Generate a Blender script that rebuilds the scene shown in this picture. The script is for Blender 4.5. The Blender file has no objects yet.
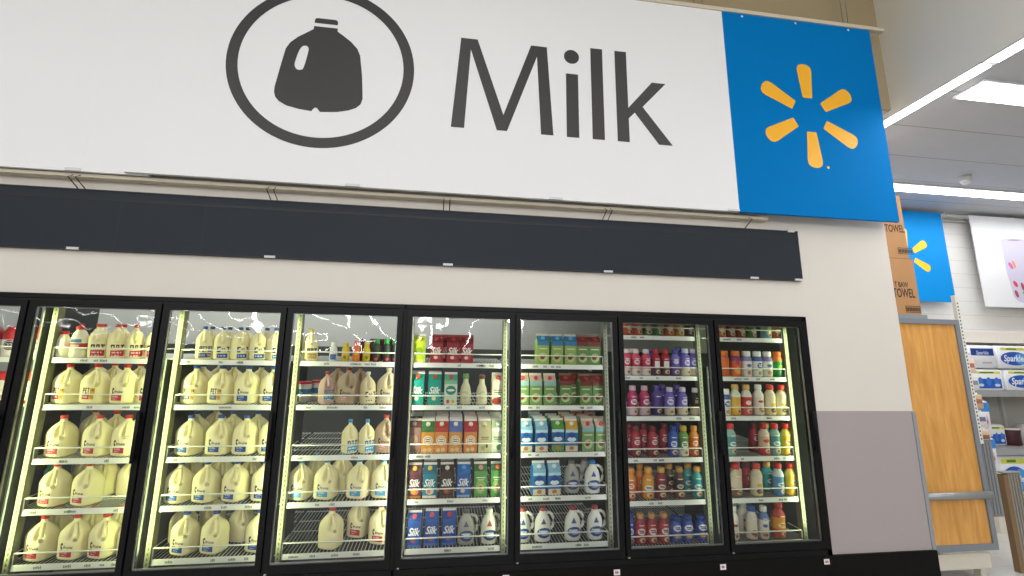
import bpy, math, random
from mathutils import Matrix, Vector
random.seed(7)
sc = bpy.context.scene
COL = sc.collection
PI = math.pi

# ------------------------------------------------------------------ materials
MATS = {}
def srgb(c):
    if isinstance(c, str):
        c = [int(c[i:i+2], 16) / 255 for i in (0, 2, 4)]
    return tuple((x / 12.92) if x <= .04045 else ((x + .055) / 1.055) ** 2.4 for x in c)

def mat(color, rough=.5, metal=0.0, noise=.04, scale=30.0, name=None, spec=.4, emit=None, bump=0.0, sub=0.0):
    """procedural principled material: base colour broken up a little by noise"""
    key = (color if isinstance(color, str) else tuple(color), rough, metal, noise, scale, spec, emit, bump, sub)
    if key in MATS:
        return MATS[key]
    m = bpy.data.materials.new(name or 'paint')
    m.use_nodes = True
    nt = m.node_tree
    b = nt.nodes['Principled BSDF']
    b.inputs['Roughness'].default_value = rough
    b.inputs['Metallic'].default_value = metal
    b.inputs['Specular IOR Level'].default_value = spec
    lin = srgb(color)
    if sub > 0:
        b.inputs['Subsurface Weight'].default_value = sub; b.inputs['Subsurface Radius'].default_value = (1, .95, .6); b.inputs['Subsurface Scale'].default_value = .03
    if noise > 0:
        tc = nt.nodes.new('ShaderNodeTexCoord')
        n = nt.nodes.new('ShaderNodeTexNoise'); n.inputs['Scale'].default_value = scale; n.inputs['Detail'].default_value = 3
        nt.links.new(tc.outputs['Object'], n.inputs['Vector'])
        mx = nt.nodes.new('ShaderNodeMix'); mx.data_type = 'RGBA'
        mx.inputs[6].default_value = tuple(x * (1 - noise) for x in lin) + (1,)
        mx.inputs[7].default_value = tuple(min(1, x * (1 + noise)) for x in lin) + (1,)
        nt.links.new(n.outputs['Fac'], mx.inputs[0])
        nt.links.new(mx.outputs[2], b.inputs['Base Color'])
        if bump > 0:
            bp = nt.nodes.new('ShaderNodeBump'); bp.inputs['Strength'].default_value = bump; bp.inputs['Distance'].default_value = .003
            nt.links.new(n.outputs['Fac'], bp.inputs['Height']); nt.links.new(bp.outputs[0], b.inputs['Normal'])
    else:
        b.inputs['Base Color'].default_value = lin + (1,)
    if emit:
        b.inputs['Emission Color'].default_value = srgb(emit[0]) + (1,)
        b.inputs['Emission Strength'].default_value = emit[1]
    MATS[key] = m
    return m

def lined(color, line, axis, pitch, width, rough=.6, off=0.0, axis2=None, pitch2=None, noise=.05):
    """material with thin grooves every `pitch` metres along an axis of object space (and staggered cross joints)"""
    m = bpy.data.materials.new('lined'); m.use_nodes = True
    nt = m.node_tree; b = nt.nodes['Principled BSDF']; b.inputs['Roughness'].default_value = rough
    tc = nt.nodes.new('ShaderNodeTexCoord'); sp = nt.nodes.new('ShaderNodeSeparateXYZ')
    nt.links.new(tc.outputs['Object'], sp.inputs[0])
    def M(op, a, bb=None):
        n = nt.nodes.new('ShaderNodeMath'); n.operation = op
        for i, v in enumerate((a, bb)):
            if v is None: continue
            if isinstance(v, (int, float)): n.inputs[i].default_value = v
            else: nt.links.new(v, n.inputs[i])
        return n.outputs[0]
    d = M('DIVIDE', M('ADD', sp.outputs[axis], off + 100 * pitch), pitch)
    fac = M('LESS_THAN', M('FRACT', d), width / pitch)
    if axis2:
        stag = M('MULTIPLY', M('FLOOR', d), .5)
        e = M('ADD', M('DIVIDE', M('ADD', sp.outputs[axis2], 100 * pitch2), pitch2), stag)
        fac = M('MAXIMUM', fac, M('LESS_THAN', M('FRACT', e), width / pitch2))
    n = nt.nodes.new('ShaderNodeTexNoise'); n.inputs['Scale'].default_value = 3
    nt.links.new(tc.outputs['Object'], n.inputs['Vector'])
    a = srgb(color)
    m1 = nt.nodes.new('ShaderNodeMix'); m1.data_type = 'RGBA'
    m1.inputs[6].default_value = tuple(x * (1 - noise) for x in a) + (1,); m1.inputs[7].default_value = tuple(min(1, x * (1 + noise)) for x in a) + (1,)
    nt.links.new(n.outputs['Fac'], m1.inputs[0])
    m2 = nt.nodes.new('ShaderNodeMix'); m2.data_type = 'RGBA'
    nt.links.new(m1.outputs[2], m2.inputs[6]); m2.inputs[7].default_value = srgb(line) + (1,)
    nt.links.new(fac, m2.inputs[0]); nt.links.new(m2.outputs[2], b.inputs['Base Color'])
    return m

def wood_mat():
    m = bpy.data.materials.new('maple'); m.use_nodes = True
    nt = m.node_tree; b = nt.nodes['Principled BSDF']; b.inputs['Roughness'].default_value = .45
    tc = nt.nodes.new('ShaderNodeTexCoord'); mp = nt.nodes.new('ShaderNodeMapping')
    mp.inputs['Scale'].default_value = (6, 6, .7)
    n = nt.nodes.new('ShaderNodeTexNoise'); n.inputs['Scale'].default_value = 4; n.inputs['Detail'].default_value = 6; n.inputs['Distortion'].default_value = .6
    nt.links.new(tc.outputs['Object'], mp.inputs[0]); nt.links.new(mp.outputs[0], n.inputs['Vector'])
    r = nt.nodes.new('ShaderNodeValToRGB')
    r.color_ramp.elements[0].position = .3; r.color_ramp.elements[0].color = srgb('C48A42') + (1,)
    r.color_ramp.elements[1].position = .7; r.color_ramp.elements[1].color = srgb('DDA55A') + (1,)
    nt.links.new(n.outputs['Fac'], r.inputs[0]); nt.links.new(r.outputs[0], b.inputs['Base Color'])
    return m

def glass_mat():
    """door glass: clear, with a weak and slightly wavy mirror reflection (heat film on the pane)"""
    m = bpy.data.materials.new('door_glass'); m.use_nodes = True
    nt = m.node_tree; nt.nodes.clear()
    out = nt.nodes.new('ShaderNodeOutputMaterial'); mx = nt.nodes.new('ShaderNodeMixShader')
    tr = nt.nodes.new('ShaderNodeBsdfTransparent'); tr.inputs[0].default_value = (.95, .97, .95, 1)
    gl = nt.nodes.new('ShaderNodeBsdfGlossy'); gl.inputs['Roughness'].default_value = .025
    tc = nt.nodes.new('ShaderNodeTexCoord'); n = nt.nodes.new('ShaderNodeTexNoise'); n.inputs['Scale'].default_value = 4.5; n.inputs['Detail'].default_value = 1
    bp = nt.nodes.new('ShaderNodeBump'); bp.inputs['Strength'].default_value = 1.0; bp.inputs['Distance'].default_value = .0035
    nt.links.new(tc.outputs['Object'], n.inputs['Vector']); nt.links.new(n.outputs['Fac'], bp.inputs['Height'])
    nt.links.new(bp.outputs[0], gl.inputs['Normal'])
    fr = nt.nodes.new('ShaderNodeFresnel'); fr.inputs['IOR'].default_value = 1.6
    nt.links.new(fr.outputs[0], mx.inputs[0]); nt.links.new(tr.outputs[0], mx.inputs[1]); nt.links.new(gl.outputs[0], mx.inputs[2])
    nt.links.new(mx.outputs[0], out.inputs[0])
    return m

def glow(color, strength):
    m = bpy.data.materials.new('lamp_glow'); m.use_nodes = True
    b = m.node_tree.nodes['Principled BSDF']; b.inputs['Base Color'].default_value = (.8, .8, .8, 1)
    b.inputs['Emission Color'].default_value = srgb(color) + (1,); b.inputs['Emission Strength'].default_value = strength
    return m

# ------------------------------------------------------------------ mesh building
class MB:
    def __init__(s): s.v = []; s.f = []; s.m = []; s.mats = []; s.smooth = []
    def mi(s, m):
        if m not in s.mats: s.mats.append(m)
        return s.mats.index(m)
    def add(s, vs, fs, m, smooth=False):
        o = len(s.v); i = s.mi(m)
        s.v += [tuple(p) for p in vs]
        for f in fs:
            s.f.append([o + k for k in f]); s.m.append(i); s.smooth.append(smooth)
    def box(s, x0, x1, y0, y1, z0, z1, m):
        vs = [(x, y, z) for z in (z0, z1) for y in (y0, y1) for x in (x0, x1)]
        s.add(vs, [(0, 2, 3, 1), (4, 5, 7, 6), (0, 1, 5, 4), (2, 6, 7, 3), (0, 4, 6, 2), (1, 3, 7, 5)], m)
    def rbox(s, x0, x1, y0, y1, z0, z1, m, r=.01, n=3, axis='z'):
        """box with rounded vertical edges and softened top and bottom"""
        pts = []
        for cx, cy, a0 in ((x1 - r, y1 - r, 0), (x0 + r, y1 - r, 90), (x0 + r, y0 + r, 180), (x1 - r, y0 + r, 270)):
            for k in range(n + 1):
                a = math.radians(a0 + 90 * k / n); pts.append((cx + r * math.cos(a), cy + r * math.sin(a)))
        cx, cy = (x0 + x1) / 2, (y0 + y1) / 2
        rings = []
        for z, ins in ((z0, r * .7), (z0 + r * .7, 0), (z1 - r * .7, 0), (z1, r * .7)):
            rings.append([(px - math.copysign(min(ins, abs(px - cx)), px - cx), py - math.copysign(min(ins, abs(py - cy)), py - cy), z) for px, py in pts])
        s.loft(rings, m, cap=True, smooth=True)
    def loft(s, rings, m, cap=True, smooth=True):
        n = len(rings[0]); vs = [p for r in rings for p in r]; fs = []
        ms = m if isinstance(m, list) else None
        o = len(s.v); s.v += [tuple(p) for p in vs]
        for k in range(len(rings) - 1):
            mm = s.mi(ms[k] if ms else m)
            for j in range(n):
                s.f.append([o + k * n + j, o + k * n + (j + 1) % n, o + (k + 1) * n + (j + 1) % n, o + (k + 1) * n + j]); s.m.append(mm); s.smooth.append(smooth)
        if cap:
            s.f.append([o + j for j in range(n)][::-1]); s.m.append(s.mi(ms[0] if ms else m)); s.smooth.append(False)
            s.f.append([o + (len(rings) - 1) * n + j for j in range(n)]); s.m.append(s.mi(ms[-1] if ms else m)); s.smooth.append(False)
    def lathe(s, prof, m, n=20, sx=1, sy=1, ox=0, oy=0):
        """prof: list of (z, r) or (z, r, material of the band above)"""
        rings = [[(ox + sx * p[1] * math.sin(2 * PI * j / n), oy - sy * p[1] * math.cos(2 * PI * j / n), p[0]) for j in range(n)] for p in prof]
        ms = [(p[2] if len(p) > 2 else m) for p in prof]
        s.loft(rings, ms, True, True)
    def tube(s, pts, r, m, n=8, cap=True):
        pts = [Vector(p) for p in pts]; rings = []
        up = Vector((0, 0, 1))
        for i, p in enumerate(pts):
            t = (pts[min(i + 1, len(pts) - 1)] - pts[max(i - 1, 0)]).normalized()
            u = t.cross(up)
            if u.length < 1e-3: u = t.cross(Vector((0, 1, 0)))
            u.normalize(); w = u.cross(t)
            rr = r[i] if isinstance(r, (list, tuple)) else r
            rings.append([p + rr * (math.cos(2 * PI * j / n) * u + math.sin(2 * PI * j / n) * w) for j in range(n)])
        s.loft(rings, m, cap, n > 5)
    def rod(s, a, b, r, m, n=6): s.tube([a, b], r, m, n)
    def poly(s, pts2, y, m, th=0.0):
        """flat outline given as (x, z) at depth y facing -Y; concave allowed"""
        from mathutils.geometry import tessellate_polygon
        tris = tessellate_polygon([[Vector((p[0], p[1], 0)) for p in pts2]])
        vs = [(p[0], y, p[1]) for p in pts2]
        fs = []
        for t in tris:
            a, b, c = [pts2[k] for k in t]
            fs.append(t if (b[0]-a[0])*(c[1]-a[1]) - (b[1]-a[1])*(c[0]-a[0]) > 0 else t[::-1])
        s.add(vs, fs, m)
    def mesh(s, name):
        me = bpy.data.meshes.new(name); me.from_pydata(s.v, [], s.f)
        for m in s.mats: me.materials.append(m)
        me.polygons.foreach_set('material_index', s.m); me.polygons.foreach_set('use_smooth', s.smooth)
        me.update(); return me
    def obj(s, name, parent=None, loc=(0, 0, 0)):
        return link(name, s.mesh(name), parent, loc)

def link(name, me, parent=None, loc=(0, 0, 0)):
    o = bpy.data.objects.new(name, me); COL.objects.link(o); o.location = loc
    if parent: o.parent = parent
    return o
def empty(name, loc=(0, 0, 0)):
    o = bpy.data.objects.new(name, None); o.empty_display_size = .1; COL.objects.link(o); o.location = loc; return o
def tag(o, label, cat, group=None):
    o['label'] = label; o['category'] = cat
    if group: o['group'] = group
    return o
def struct(o): o['kind'] = 'structure'; return o

TXT = {}
def text_geo(string, shear=0.0, bold=0.0):
    """outline text as flat polygons, centred, unit height of a capital"""
    k = (string, shear, bold)
    if k in TXT: return TXT[k]
    cu = bpy.data.curves.new('txt', 'FONT'); cu.body = string; cu.size = 1; cu.shear = shear; cu.align_x = 'CENTER'; cu.resolution_u = 3; cu.offset = bold
    o = bpy.data.objects.new('txt', cu); COL.objects.link(o)
    dg = bpy.context.evaluated_depsgraph_get(); dg.update()
    me = bpy.data.meshes.new_from_object(o.evaluated_get(dg))
    vs = [(v.co.x, v.co.y - .36) for v in me.vertices]; fs = [list(p.vertices) for p in me.polygons]
    bpy.data.objects.remove(o); bpy.data.curves.remove(cu); bpy.data.meshes.remove(me)
    w = max(v[0] for v in vs) - min(v[0] for v in vs)
    cx = (max(v[0] for v in vs) + min(v[0] for v in vs)) / 2
    vs = [(x - cx, y) for x, y in vs]
    TXT[k] = (vs, fs, w); return TXT[k]

def put_text(mb, string, mapf, cx, cz, width, m, shear=0.0, bold=0.0, stretch=1.0):
    vs, fs, w = text_geo(string, shear, bold); k = width / w
    mb.add([mapf(cx + x * k, cz + y * k * stretch) for x, y in vs], fs, m)

def disc(mb, mapf, cx, cz, rx, rz, m, n=18):
    vs = [mapf(cx, cz)]; fs = []
    for q in (1, 2):
        for j in range(n):
            a = 2 * PI * j / n; vs.append(mapf(cx + rx * q / 2 * math.sin(a), cz - rz * q / 2 * math.cos(a)))
    for j in range(n):
        fs.append((0, 1 + j, 1 + (j + 1) % n)); fs.append((1 + j, 1 + n + j, 1 + n + (j + 1) % n, 1 + (j + 1) % n))
    mb.add(vs, fs, m)
def rect(mb, mapf, x0, x1, z0, z1, m, nx=6, nz=2):
    vs = [mapf(x0 + (x1 - x0) * i / nx, z0 + (z1 - z0) * k / nz) for k in range(nz + 1) for i in range(nx + 1)]
    mb.add(vs, [(k * (nx + 1) + i, k * (nx + 1) + i + 1, (k + 1) * (nx + 1) + i + 1, (k + 1) * (nx + 1) + i) for k in range(nz) for i in range(nx)], m)

# ------------------------------------------------------------------ products
MILK = mat('F6ECBC', .36, noise=.02, name='milk_plastic', sub=.04)
WHITE = mat('F2F0E8', .4, noise=.02)
def cm(c, rough=.42): return mat(c, rough, noise=.05, scale=40)

FONT35 = {'P': ('###', '#.#', '###', '#..', '#..'), 'E': ('###', '#..', '##.', '#..', '###'), 'T': ('###', '.#.', '.#.', '.#.', '.#.')}
def grid(mb, rows, pal, mapf, u0, u1, z0, z1):
    R, Cn = len(rows), max(len(r) for r in rows)
    for r, row in enumerate(rows):
        c = 0
        while c < len(row):
            ch = row[c]; c2 = c
            while c2 < len(row) and row[c2] == ch: c2 += 1
            if ch in pal:
                rect(mb, mapf, u0 + (u1 - u0) * c / Cn, u0 + (u1 - u0) * c2 / Cn, z1 - (z1 - z0) * (r + 1) / R, z1 - (z1 - z0) * r / R, pal[ch], max(1, c2 - c), 1)
            c = c2

# label artwork: a dark leafy mark with a grey script line, coloured panel with pale line beneath
LAB = ["..DDD...................", ".DDDDD..................", ".DD.....d...............", ".DD....ddd.dd.d..dd.d.d.", ".DDDD..d.d.d..ddd.d.ddd.", "..DDD...................",
       "........................", "CCCCCCCCCCCCCCCCCCCCCC..", "CCCcCcCCcCcccCcCCCCCCC..", "CCCcCcCcCcCcCcCcCCCCCC..", "CCCCCCCCCCCCCCCCCCCCCC..", "CCCCcCccCcCCcCCCCCCCCC..", "CCCCCCCCCCCCCCCCCCCCCC.."]
def pet_rows():
    rows = []
    for k in range(5):
        rows.append('.' + '.'.join(FONT35[c][k].replace('#', 'D') for c in 'PET') + '.' + 'YYYYYY')
    for k in (1, 2): rows[k] = rows[k][:-5] + 'yYyyY'
    rows.append('.' * 18)
    rows += ['CCCCCCCCCCCC' + 'YYYYYY', 'CcCcCccCcCCC' + 'YyYyYY', 'CCcCcCcCcCCC' + 'YYyYyY', 'CCCCCCCCCCCC' + 'YYYYYY']
    return rows

def jug_r(a, n0, prof, dent, hang):
    zs = [p[0] for p in prof]
    def r(th, z):
        for i in range(len(prof) - 1):
            if z <= zs[i + 1]: break
        z0, k0, q0 = prof[i]; z1, k1, q1 = prof[i + 1]
        t = min(1, max(0, (z - z0) / (z1 - z0))); 
        k = k0 + (k1 - k0) * t; q = q0 + (q1 - q0) * t
        nn = 2 + (n0 - 2) * q
        c, s_ = abs(math.cos(th - PI / 4)), abs(math.sin(th - PI / 4))
        rr = a / (c ** nn + s_ ** nn) ** (1 / nn) * k
        if dent:
            dth = (th - hang + .14 + PI) % (2 * PI) - PI
            zc, zw, aw, dep = dent
            g = math.exp(-(dth / aw) ** 4) * math.exp(-((z - zc) / zw) ** 4)
            rr *= 1 - dep * g
        return rr
    return r

def jug_meshes(kind, a, n0, H, capcol, body, label, hang=0.0, lab_th=(-1.14, -.06), labz=(.022, .105), dent_dep=.58, extra=None):
    """moulded milk jug: body with a recess behind the handle, handle, cap, label"""
    s = H / .235
    prof = [(0, .86, 1), (.006 * s, .96, 1), (.016 * s, 1, 1), (.124 * s, 1, 1), (.138 * s, .99, .95), (.156 * s, .935, .8), (.174 * s, .80, .55), (.190 * s, .615, .3), (.202 * s, .43, .1), (.209 * s, .31, 0), (.216 * s, .25, 0), (.222 * s, .24, 0), (H, .24, 0)]
    R = jug_r(a, n0, prof, (.157 * s, .040 * s, .34, dent_dep), hang)
    N = 48
    zl = [0, .006, .012, .018, .04, .06, .08, .1, .112, .12, .128, .136, .144, .152, .160, .168, .176, .184, .192, .198, .204, .209, .214, .222, .235]
    zl = [z * s for z in zl]
    b = MB()
    rings = [[(R(2 * PI * j / N, z) * math.sin(2 * PI * j / N), -R(2 * PI * j / N, z) * math.cos(2 * PI * j / N), z) for j in range(N)] for z in zl]
    b.loft(rings, body)
    R0 = jug_r(a, n0, prof, None, hang)
    h = MB(); pts = []
    for z, f in ((.113, .90), (.122, .95), (.135, .985), (.15, .985), (.165, .97), (.180, .93), (.193, .9), (.204, .86)):
        rr = R0(hang, z * s) * f; pts.append((rr * math.sin(hang), -rr * math.cos(hang), z * s))
    h.tube(pts, [.012, .0125, .0125, .012, .0115, .011, .0105, .0095], body, 10)
    c = MB(); cr = a * .24 + .004
    c.lathe([(H - .008, cr - .002), (H - .006, cr), (H + .010, cr), (H + .013, cr - .003)], cm(capcol, .4), 20)
    out = {'body': b.mesh(kind), 'handle': h.mesh('handle'), 'cap': c.mesh('cap')}
    if label:
        rows, pal = label
        l = MB()
        def mp(u, z):
            th = u; rr = R(th, z) + .0008
            return (rr * math.sin(th), -rr * math.cos(th), z)
        grid(l, rows, {k: cm(v) for k, v in pal.items()}, mp, lab_th[0], lab_th[1], labz[0], labz[1])
        out['label'] = l.mesh('label')
    return out

RED = dict(D='3E2436', d='665A66', C='C0304A', c='E9C9CC', Y='E2B23A', y='8A5A2A')
BLU = dict(D='16306A', d='56648A', C='1F50A4', c='C6D3E6', Y='E4B63C', y='5A4B8A')
LBL = dict(D='1F6298', d='6A8EA6', C='4FA3CE', c='D4E8F0', Y='E4B63C', y='5A4B8A')

KINDS = {}          # kind -> (object name, category, description, meshes, depth, height)
def kind(key, name, cat, desc, meshes, depth): KINDS[key] = (name, cat, desc, meshes, depth)

GAL = dict(a=.071, n0=3.6, H=.243)
def gallon(key, cap, desc, lab, body=MILK, name='milk_jug', **k):
    kind(key, name, 'jug', desc, jug_meshes(name, GAL['a'], GAL['n0'], GAL['H'], cap, body, lab, **k), .15)
gallon('gr', 'C22A2A', 'red-capped gallon milk jug', (LAB, RED))
gallon('grp', 'C22A2A', 'red-capped gallon jug with yellow-square label', (pet_rows(), RED), labz=(.03, .105))
gallon('gb', '2A4FA0', 'blue-capped gallon milk jug', (LAB, BLU))
gallon('gbp', '2A4FA0', 'blue-capped gallon jug with yellow-square label', (pet_rows(), dict(BLU, C='4A4A86')), labz=(.03, .105))
gallon('gl', '3F9AD0', 'light-blue-capped gallon milk jug', (LAB, LBL))
gallon('gx', 'C84A50', 'unlabelled gallon milk jug with red cap', None)
gallon('gch', '9A2F2A', 'brown gallon chocolate milk jug', (LAB, dict(RED, C='B98A78')), mat('B09A80', .4, noise=.03))
gallon('gbe', 'C9C2AE', 'beige gallon jug', (LAB, dict(RED, C='CFC6B2')), mat('CDBF9E', .4, noise=.03))

def half(key, cap, desc, lab, body=MILK, name='half_gallon_jug', **k):
    kind(key, name, 'jug', desc, jug_meshes(name, .0475, 4.2, .215, cap, body, lab, hang=PI / 4 - .16, lab_th=(PI / 4 - .75, PI / 4 + .75), dent_dep=.30, **k), .10)
HL = ["DDD.DDD.DDD.", "D.D.D.D..D..", "dddd.dd.dd..", "............", "CCCCCCCCCCC.", "CcccCccCcCC.", "CCCCCCCCCCC.", "CcCccCcCCCC."]
HLB = ["DDD......DD.", "D...d.d...D.", "D..ddd.d..D.", "DDD.......D.", "............", "CCCCCCCCCC..", "CcCccCccCC..", "CCCCCCCCCC.."]
half('hr', 'C22A2A', 'red-capped half-gallon milk jug', (HL, RED), labz=(.012, .09))
half('hb', '2A4FA0', 'blue-capped half-gallon milk jug', (HLB, BLU), labz=(.012, .09))
half('hbp', '2A4FA0', 'blue-capped half-gallon jug with lettered label', (pet_rows(), dict(BLU, Y='4A4A86', C='4A4A86', y='C6C6DA')), labz=(.012, .09))
half('hy', 'E0C22A', 'yellow-capped half-gallon milk jug', (HL, dict(RED, D='3A3A3A', C='C8A83A')), labz=(.012, .09))
half('hpk', 'B0403A', 'pinkish-brown half-gallon jug with blue label', (HL, dict(LBL, D='4A7AA0', C='3F86B6')), mat('C4A59A', .4), labz=(.03, .1))
half('hcr', 'EDE6CE', 'cream half-gallon jug with dark label', (HLB, dict(RED, D='4A3A30', C='D8CBA8', c='8A7A66')), mat('DCCFA8', .4), labz=(.012, .09))
half('hlb', '3F9AD0', 'light-blue-capped half-gallon milk jug', (HL, dict(LBL, C='3F9AD0')), labz=(.012, .09))

def lathe_kind(key, name, desc, prof, capcol, capprof, decor=None, cat='bottle', sx=1, sy=1, n=20):
    b = MB(); P = [((p[0], p[1], cm(p[2])) if len(p) > 2 else p) for p in prof]
    base = cm(prof[0][2])
    last = base; PP = []
    for p in P:
        if len(p) > 2: last = p[2]
        PP.append((p[0], p[1], last))
    b.lathe(PP, base, n, sx, sy)
    zs = [(p[0], p[1]) for p in prof]
    def rz(z):
        for (z0, r0), (z1, r1) in zip(zs, zs[1:]):
            if z <= z1: return r0 + (r1 - r0) * max(0, (z - z0)) / max(1e-6, z1 - z0)
        return zs[-1][1]
    def mp(x, z):
        r = rz(z); th = x / .035
        return (sx * (r + .0007) * math.sin(th), -sy * (r + .0007) * math.cos(th), z)
    if decor: decor(b, mp)
    out = {'body': b.mesh(name)}
    if capprof:
        c = MB(); c.lathe(capprof, cm(capcol, .4), 18); out['cap'] = c.mesh('cap')
    kind(key, name, cat, desc, out, 2 * max(p[1] for p in prof) * sy)

def creamer(key, desc, cols, cap, decor=None, H=.225, r=.038, name='creamer_bottle'):
    """shrink-sleeved bottle with a slight waist; cols = bottom, middle, top band"""
    a, b_, c_ = cols; k = H / .225; r *= 1.1
    prof = [(0, r * .86, a), (.006 * k, r), (.062 * k, r, b_), (.085 * k, r * .96), (.11 * k, r * .94), (.135 * k, r * .98, c_), (.155 * k, r * .90), (.170 * k, r * .70), (.182 * k, r * .52), (.198 * k, r * .5)]
    cp = [(.188 * k, r * .60), (.192 * k, r * .64), (.222 * k, r * .6), (.225 * k, r * .55)]
    def art(bb, mp):        # printed picture near the foot and a fine line of print under the shoulder
        disc(bb, mp, .006, .034 * k, .019, .017, cm('D6BE98')); disc(bb, lambda u, v: tuple(q * 1.012 if i < 2 else q for i, q in enumerate(mp(u, v))), .009, .031 * k, .010, .010, cm('8A5A3C'))
        rect(bb, mp, -.016, .016, .140 * k, .146 * k, cm('EDE6DA'), 4, 1)
        if decor: decor(bb, mp)
    lathe_kind(key, name, desc, prof, cap, cp, art)
def oval(col, cz, rx, rz, inner=None):
    def f(b, mp):
        disc(b, mp, 0, cz, rx, rz, cm(col))
        if inner:
            m2 = lambda x, z: tuple(v * 1.012 if i < 2 else v for i, v in enumerate(mp(x, z)))
            rect(b, m2, -rx * .7, rx * .6, cz + rz * .08, cz + rz * .42, cm(inner), 4, 1); rect(b, m2, -rx * .5, rx * .7, cz - rz * .42, cz - rz * .1, cm(inner), 4, 1)
    return f
def both(*fs):
    def f(b, mp):
        for g in fs: g(b, mp)
    return f
def band(col, z0, z1, x0=-.028, x1=.028):
    return lambda b, mp: rect(b, mp, x0, x1, z0, z1, cm(col))

# door seven: creamers and flavoured bottles
creamer('bpk', 'white-topped rose-pink creamer bottle', ('E8D8D4', 'B8344E', 'D8506A'), 'E8DAD6', oval('EFD8DA', .105, .022, .02, 'B8344E'), .205, .036)
creamer('brw', 'red creamer bottle with white square', ('5A4550', '8A2A3A', 'B02C3A'), 'C8303A', both(band('EFE8E6', .06, .115, -.02, .02), oval('C23A3A', .088, .014, .016)), .205, .036)
creamer('bpu', 'violet creamer bottle with pale oval', ('5A4F9A', '6A5FB0', '7E70C4'), '4A4A9A', oval('D8D2EA', .11, .02, .018), .205, .036)
creamer('bpc', 'purple-and-cream creamer bottle', ('D9CDB8', '7A6CBE', '6E62B6'), 'D8D0E6', oval('ECE6F2', .105, .024, .022, '6A5FB0'), .215, .037)
creamer('bmg', 'magenta creamer bottle with white oval', ('D8B8C0', 'A82A5A', 'BE3A66'), 'D9B4BE', oval('F0E2E6', .105, .024, .022, 'A82A5A'), .225, .038)
creamer('bdp', 'deep purple creamer bottle', ('4A3A7A', '54408A', '5A4894'), '5A4894', None, .225, .038)
creamer('bbk', 'black-and-cream creamer bottle', ('CBBE9E', '2A2422', '2A2422'), 'EAE6DC', band('B8A682', .095, .12, -.022, .022), .21, .036)
creamer('bbl', 'royal blue creamer bottle', ('3A5AA8', '2C56B0', '2F5AB4'), '2A4A9A', oval('DDE4F0', .095, .022, .024, '2C56B0'), .225, .037)
creamer('bdr', 'dark red creamer bottle', ('7A2430', '9A2A38', 'A8323E'), '7E2A34', oval('E8D2D2', .11, .022, .02, '9A2A38'), .225, .038)
creamer('bgy', 'green creamer bottle with yellow cap', ('D8DCC0', '5A8A3A', '6E9A46'), 'D9B93A', oval('EFEFE0', .09, .022, .026, '3E7A3A'), .225, .037)
creamer('bog', 'orange creamer bottle', ('C65A2A', 'D96A26', 'DE8A34'), 'E09A3A', oval('F0DCC6', .1, .02, .02, 'C24A22'), .225, .037)
creamer('byo', 'golden yellow creamer bottle', ('D98A24', 'E6A62C', 'E0922A'), 'E8B04A', oval('F4EEDC', .085, .028, .018, '2F5AA0'), .225, .042)
creamer('bdy', 'dark red creamer bottle with amber cap', ('7A2A2A', '7E2A2E', '8A3434'), 'E0AC4A', oval('E6D8C6', .09, .024, .018, '6A2226'), .225, .04)
creamer('bbr', 'brown-and-black creamer bottle', ('7A4A2E', '3A2A2E', '5A4032'), 'C9924A', oval('D8C8B4', .09, .022, .016, '4A2A22'), .225, .039)
creamer('btl', 'teal creamer bottle with amber cap', ('2A8A8A', '2E9A9E', '46AAAA'), 'E0A84A', oval('E2EEE8', .085, .024, .018, '246A70'), .225, .04)
creamer('brt', 'red creamer bottle with tan cap', ('A82A2E', 'B8323A', '9E2A34'), 'D09A5E', oval('F0E0DA', .09, .026, .024, '7A2226'), .21, .039)
lathe_kind('rbl', 'creamer_tub', 'round blue creamer canister', [(0, .040, '2A4FA6'), (.008, .045), (.06, .046), (.11, .046), (.135, .04), (.15, .03), (.155, .028)], '244690', [(.15, .03), (.153, .033), (.178, .033), (.182, .03)],
           both(oval('EFE8E0', .105, .026, .022, '2A4FA6'), oval('A97A4A', .05, .024, .022, 'DCC7A6')), 'tub')
# top-row bottles of doors seven and eight
for key, d, c1, c2, cap in (('tro', 'orange drink bottle', 'C85A2A', 'E07A34', 'D8602A'), ('tgn', 'green drink bottle', '5A8A4A', '7AA05A', 'D8C24A'), ('tye', 'yellow drink bottle', 'B8923A', 'D8B24A', 'C8A03A'),
                            ('tpu', 'dark purple drink bottle', '4A3A4A', '5E4A5E', '3A2E3A'), ('tre', 'dark red drink bottle', '8A3A34', 'A04A3E', '7E302C'), ('tlb', 'pale blue drink bottle', '8ABAD0', 'A8C8B0', 'D8E0DC')):
    creamer(key, d, (c1, c2, c1), cap, oval('E6DCC8', .06, .02, .02), .2, .038, 'drink_bottle')
def wide(key, desc, cols, cap, decor=None, H=.205, r=.038, name='drink_bottle'):
    a, b_, c_ = cols; k = H / .205; r *= 1.08
    prof = [(0, r * .88, a), (.006 * k, r), (.07 * k, r, b_), (.125 * k, r, c_), (.145 * k, r * .95), (.158 * k, r * .78), (.165 * k, r * .7)]
    lathe_kind(key, name, desc, prof, cap, [(.163 * k, r * .76), (.166 * k, r * .8), (.2 * k, r * .78), (.205 * k, r * .7)], decor)
wide('bor', 'orange juice bottle', ('C85A24', 'D8682A', 'C85A34'), 'D86A2A')
wide('bop', 'orange bottle with purple shoulder', ('E4702A', 'D85A2E', '7A3A6A'), 'E0702A', both(oval('C23A3A', .11, .018, .016), oval('F0A040', .05, .02, .03)))
wide('bwp', 'white bottle with lilac shoulder', ('E0DCD2', 'EAE6DE', '8A84B8'), 'EEEAE2', both(oval('5A6AA8', .09, .018, .014), oval('B87A5A', .035, .015, .018)))
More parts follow.
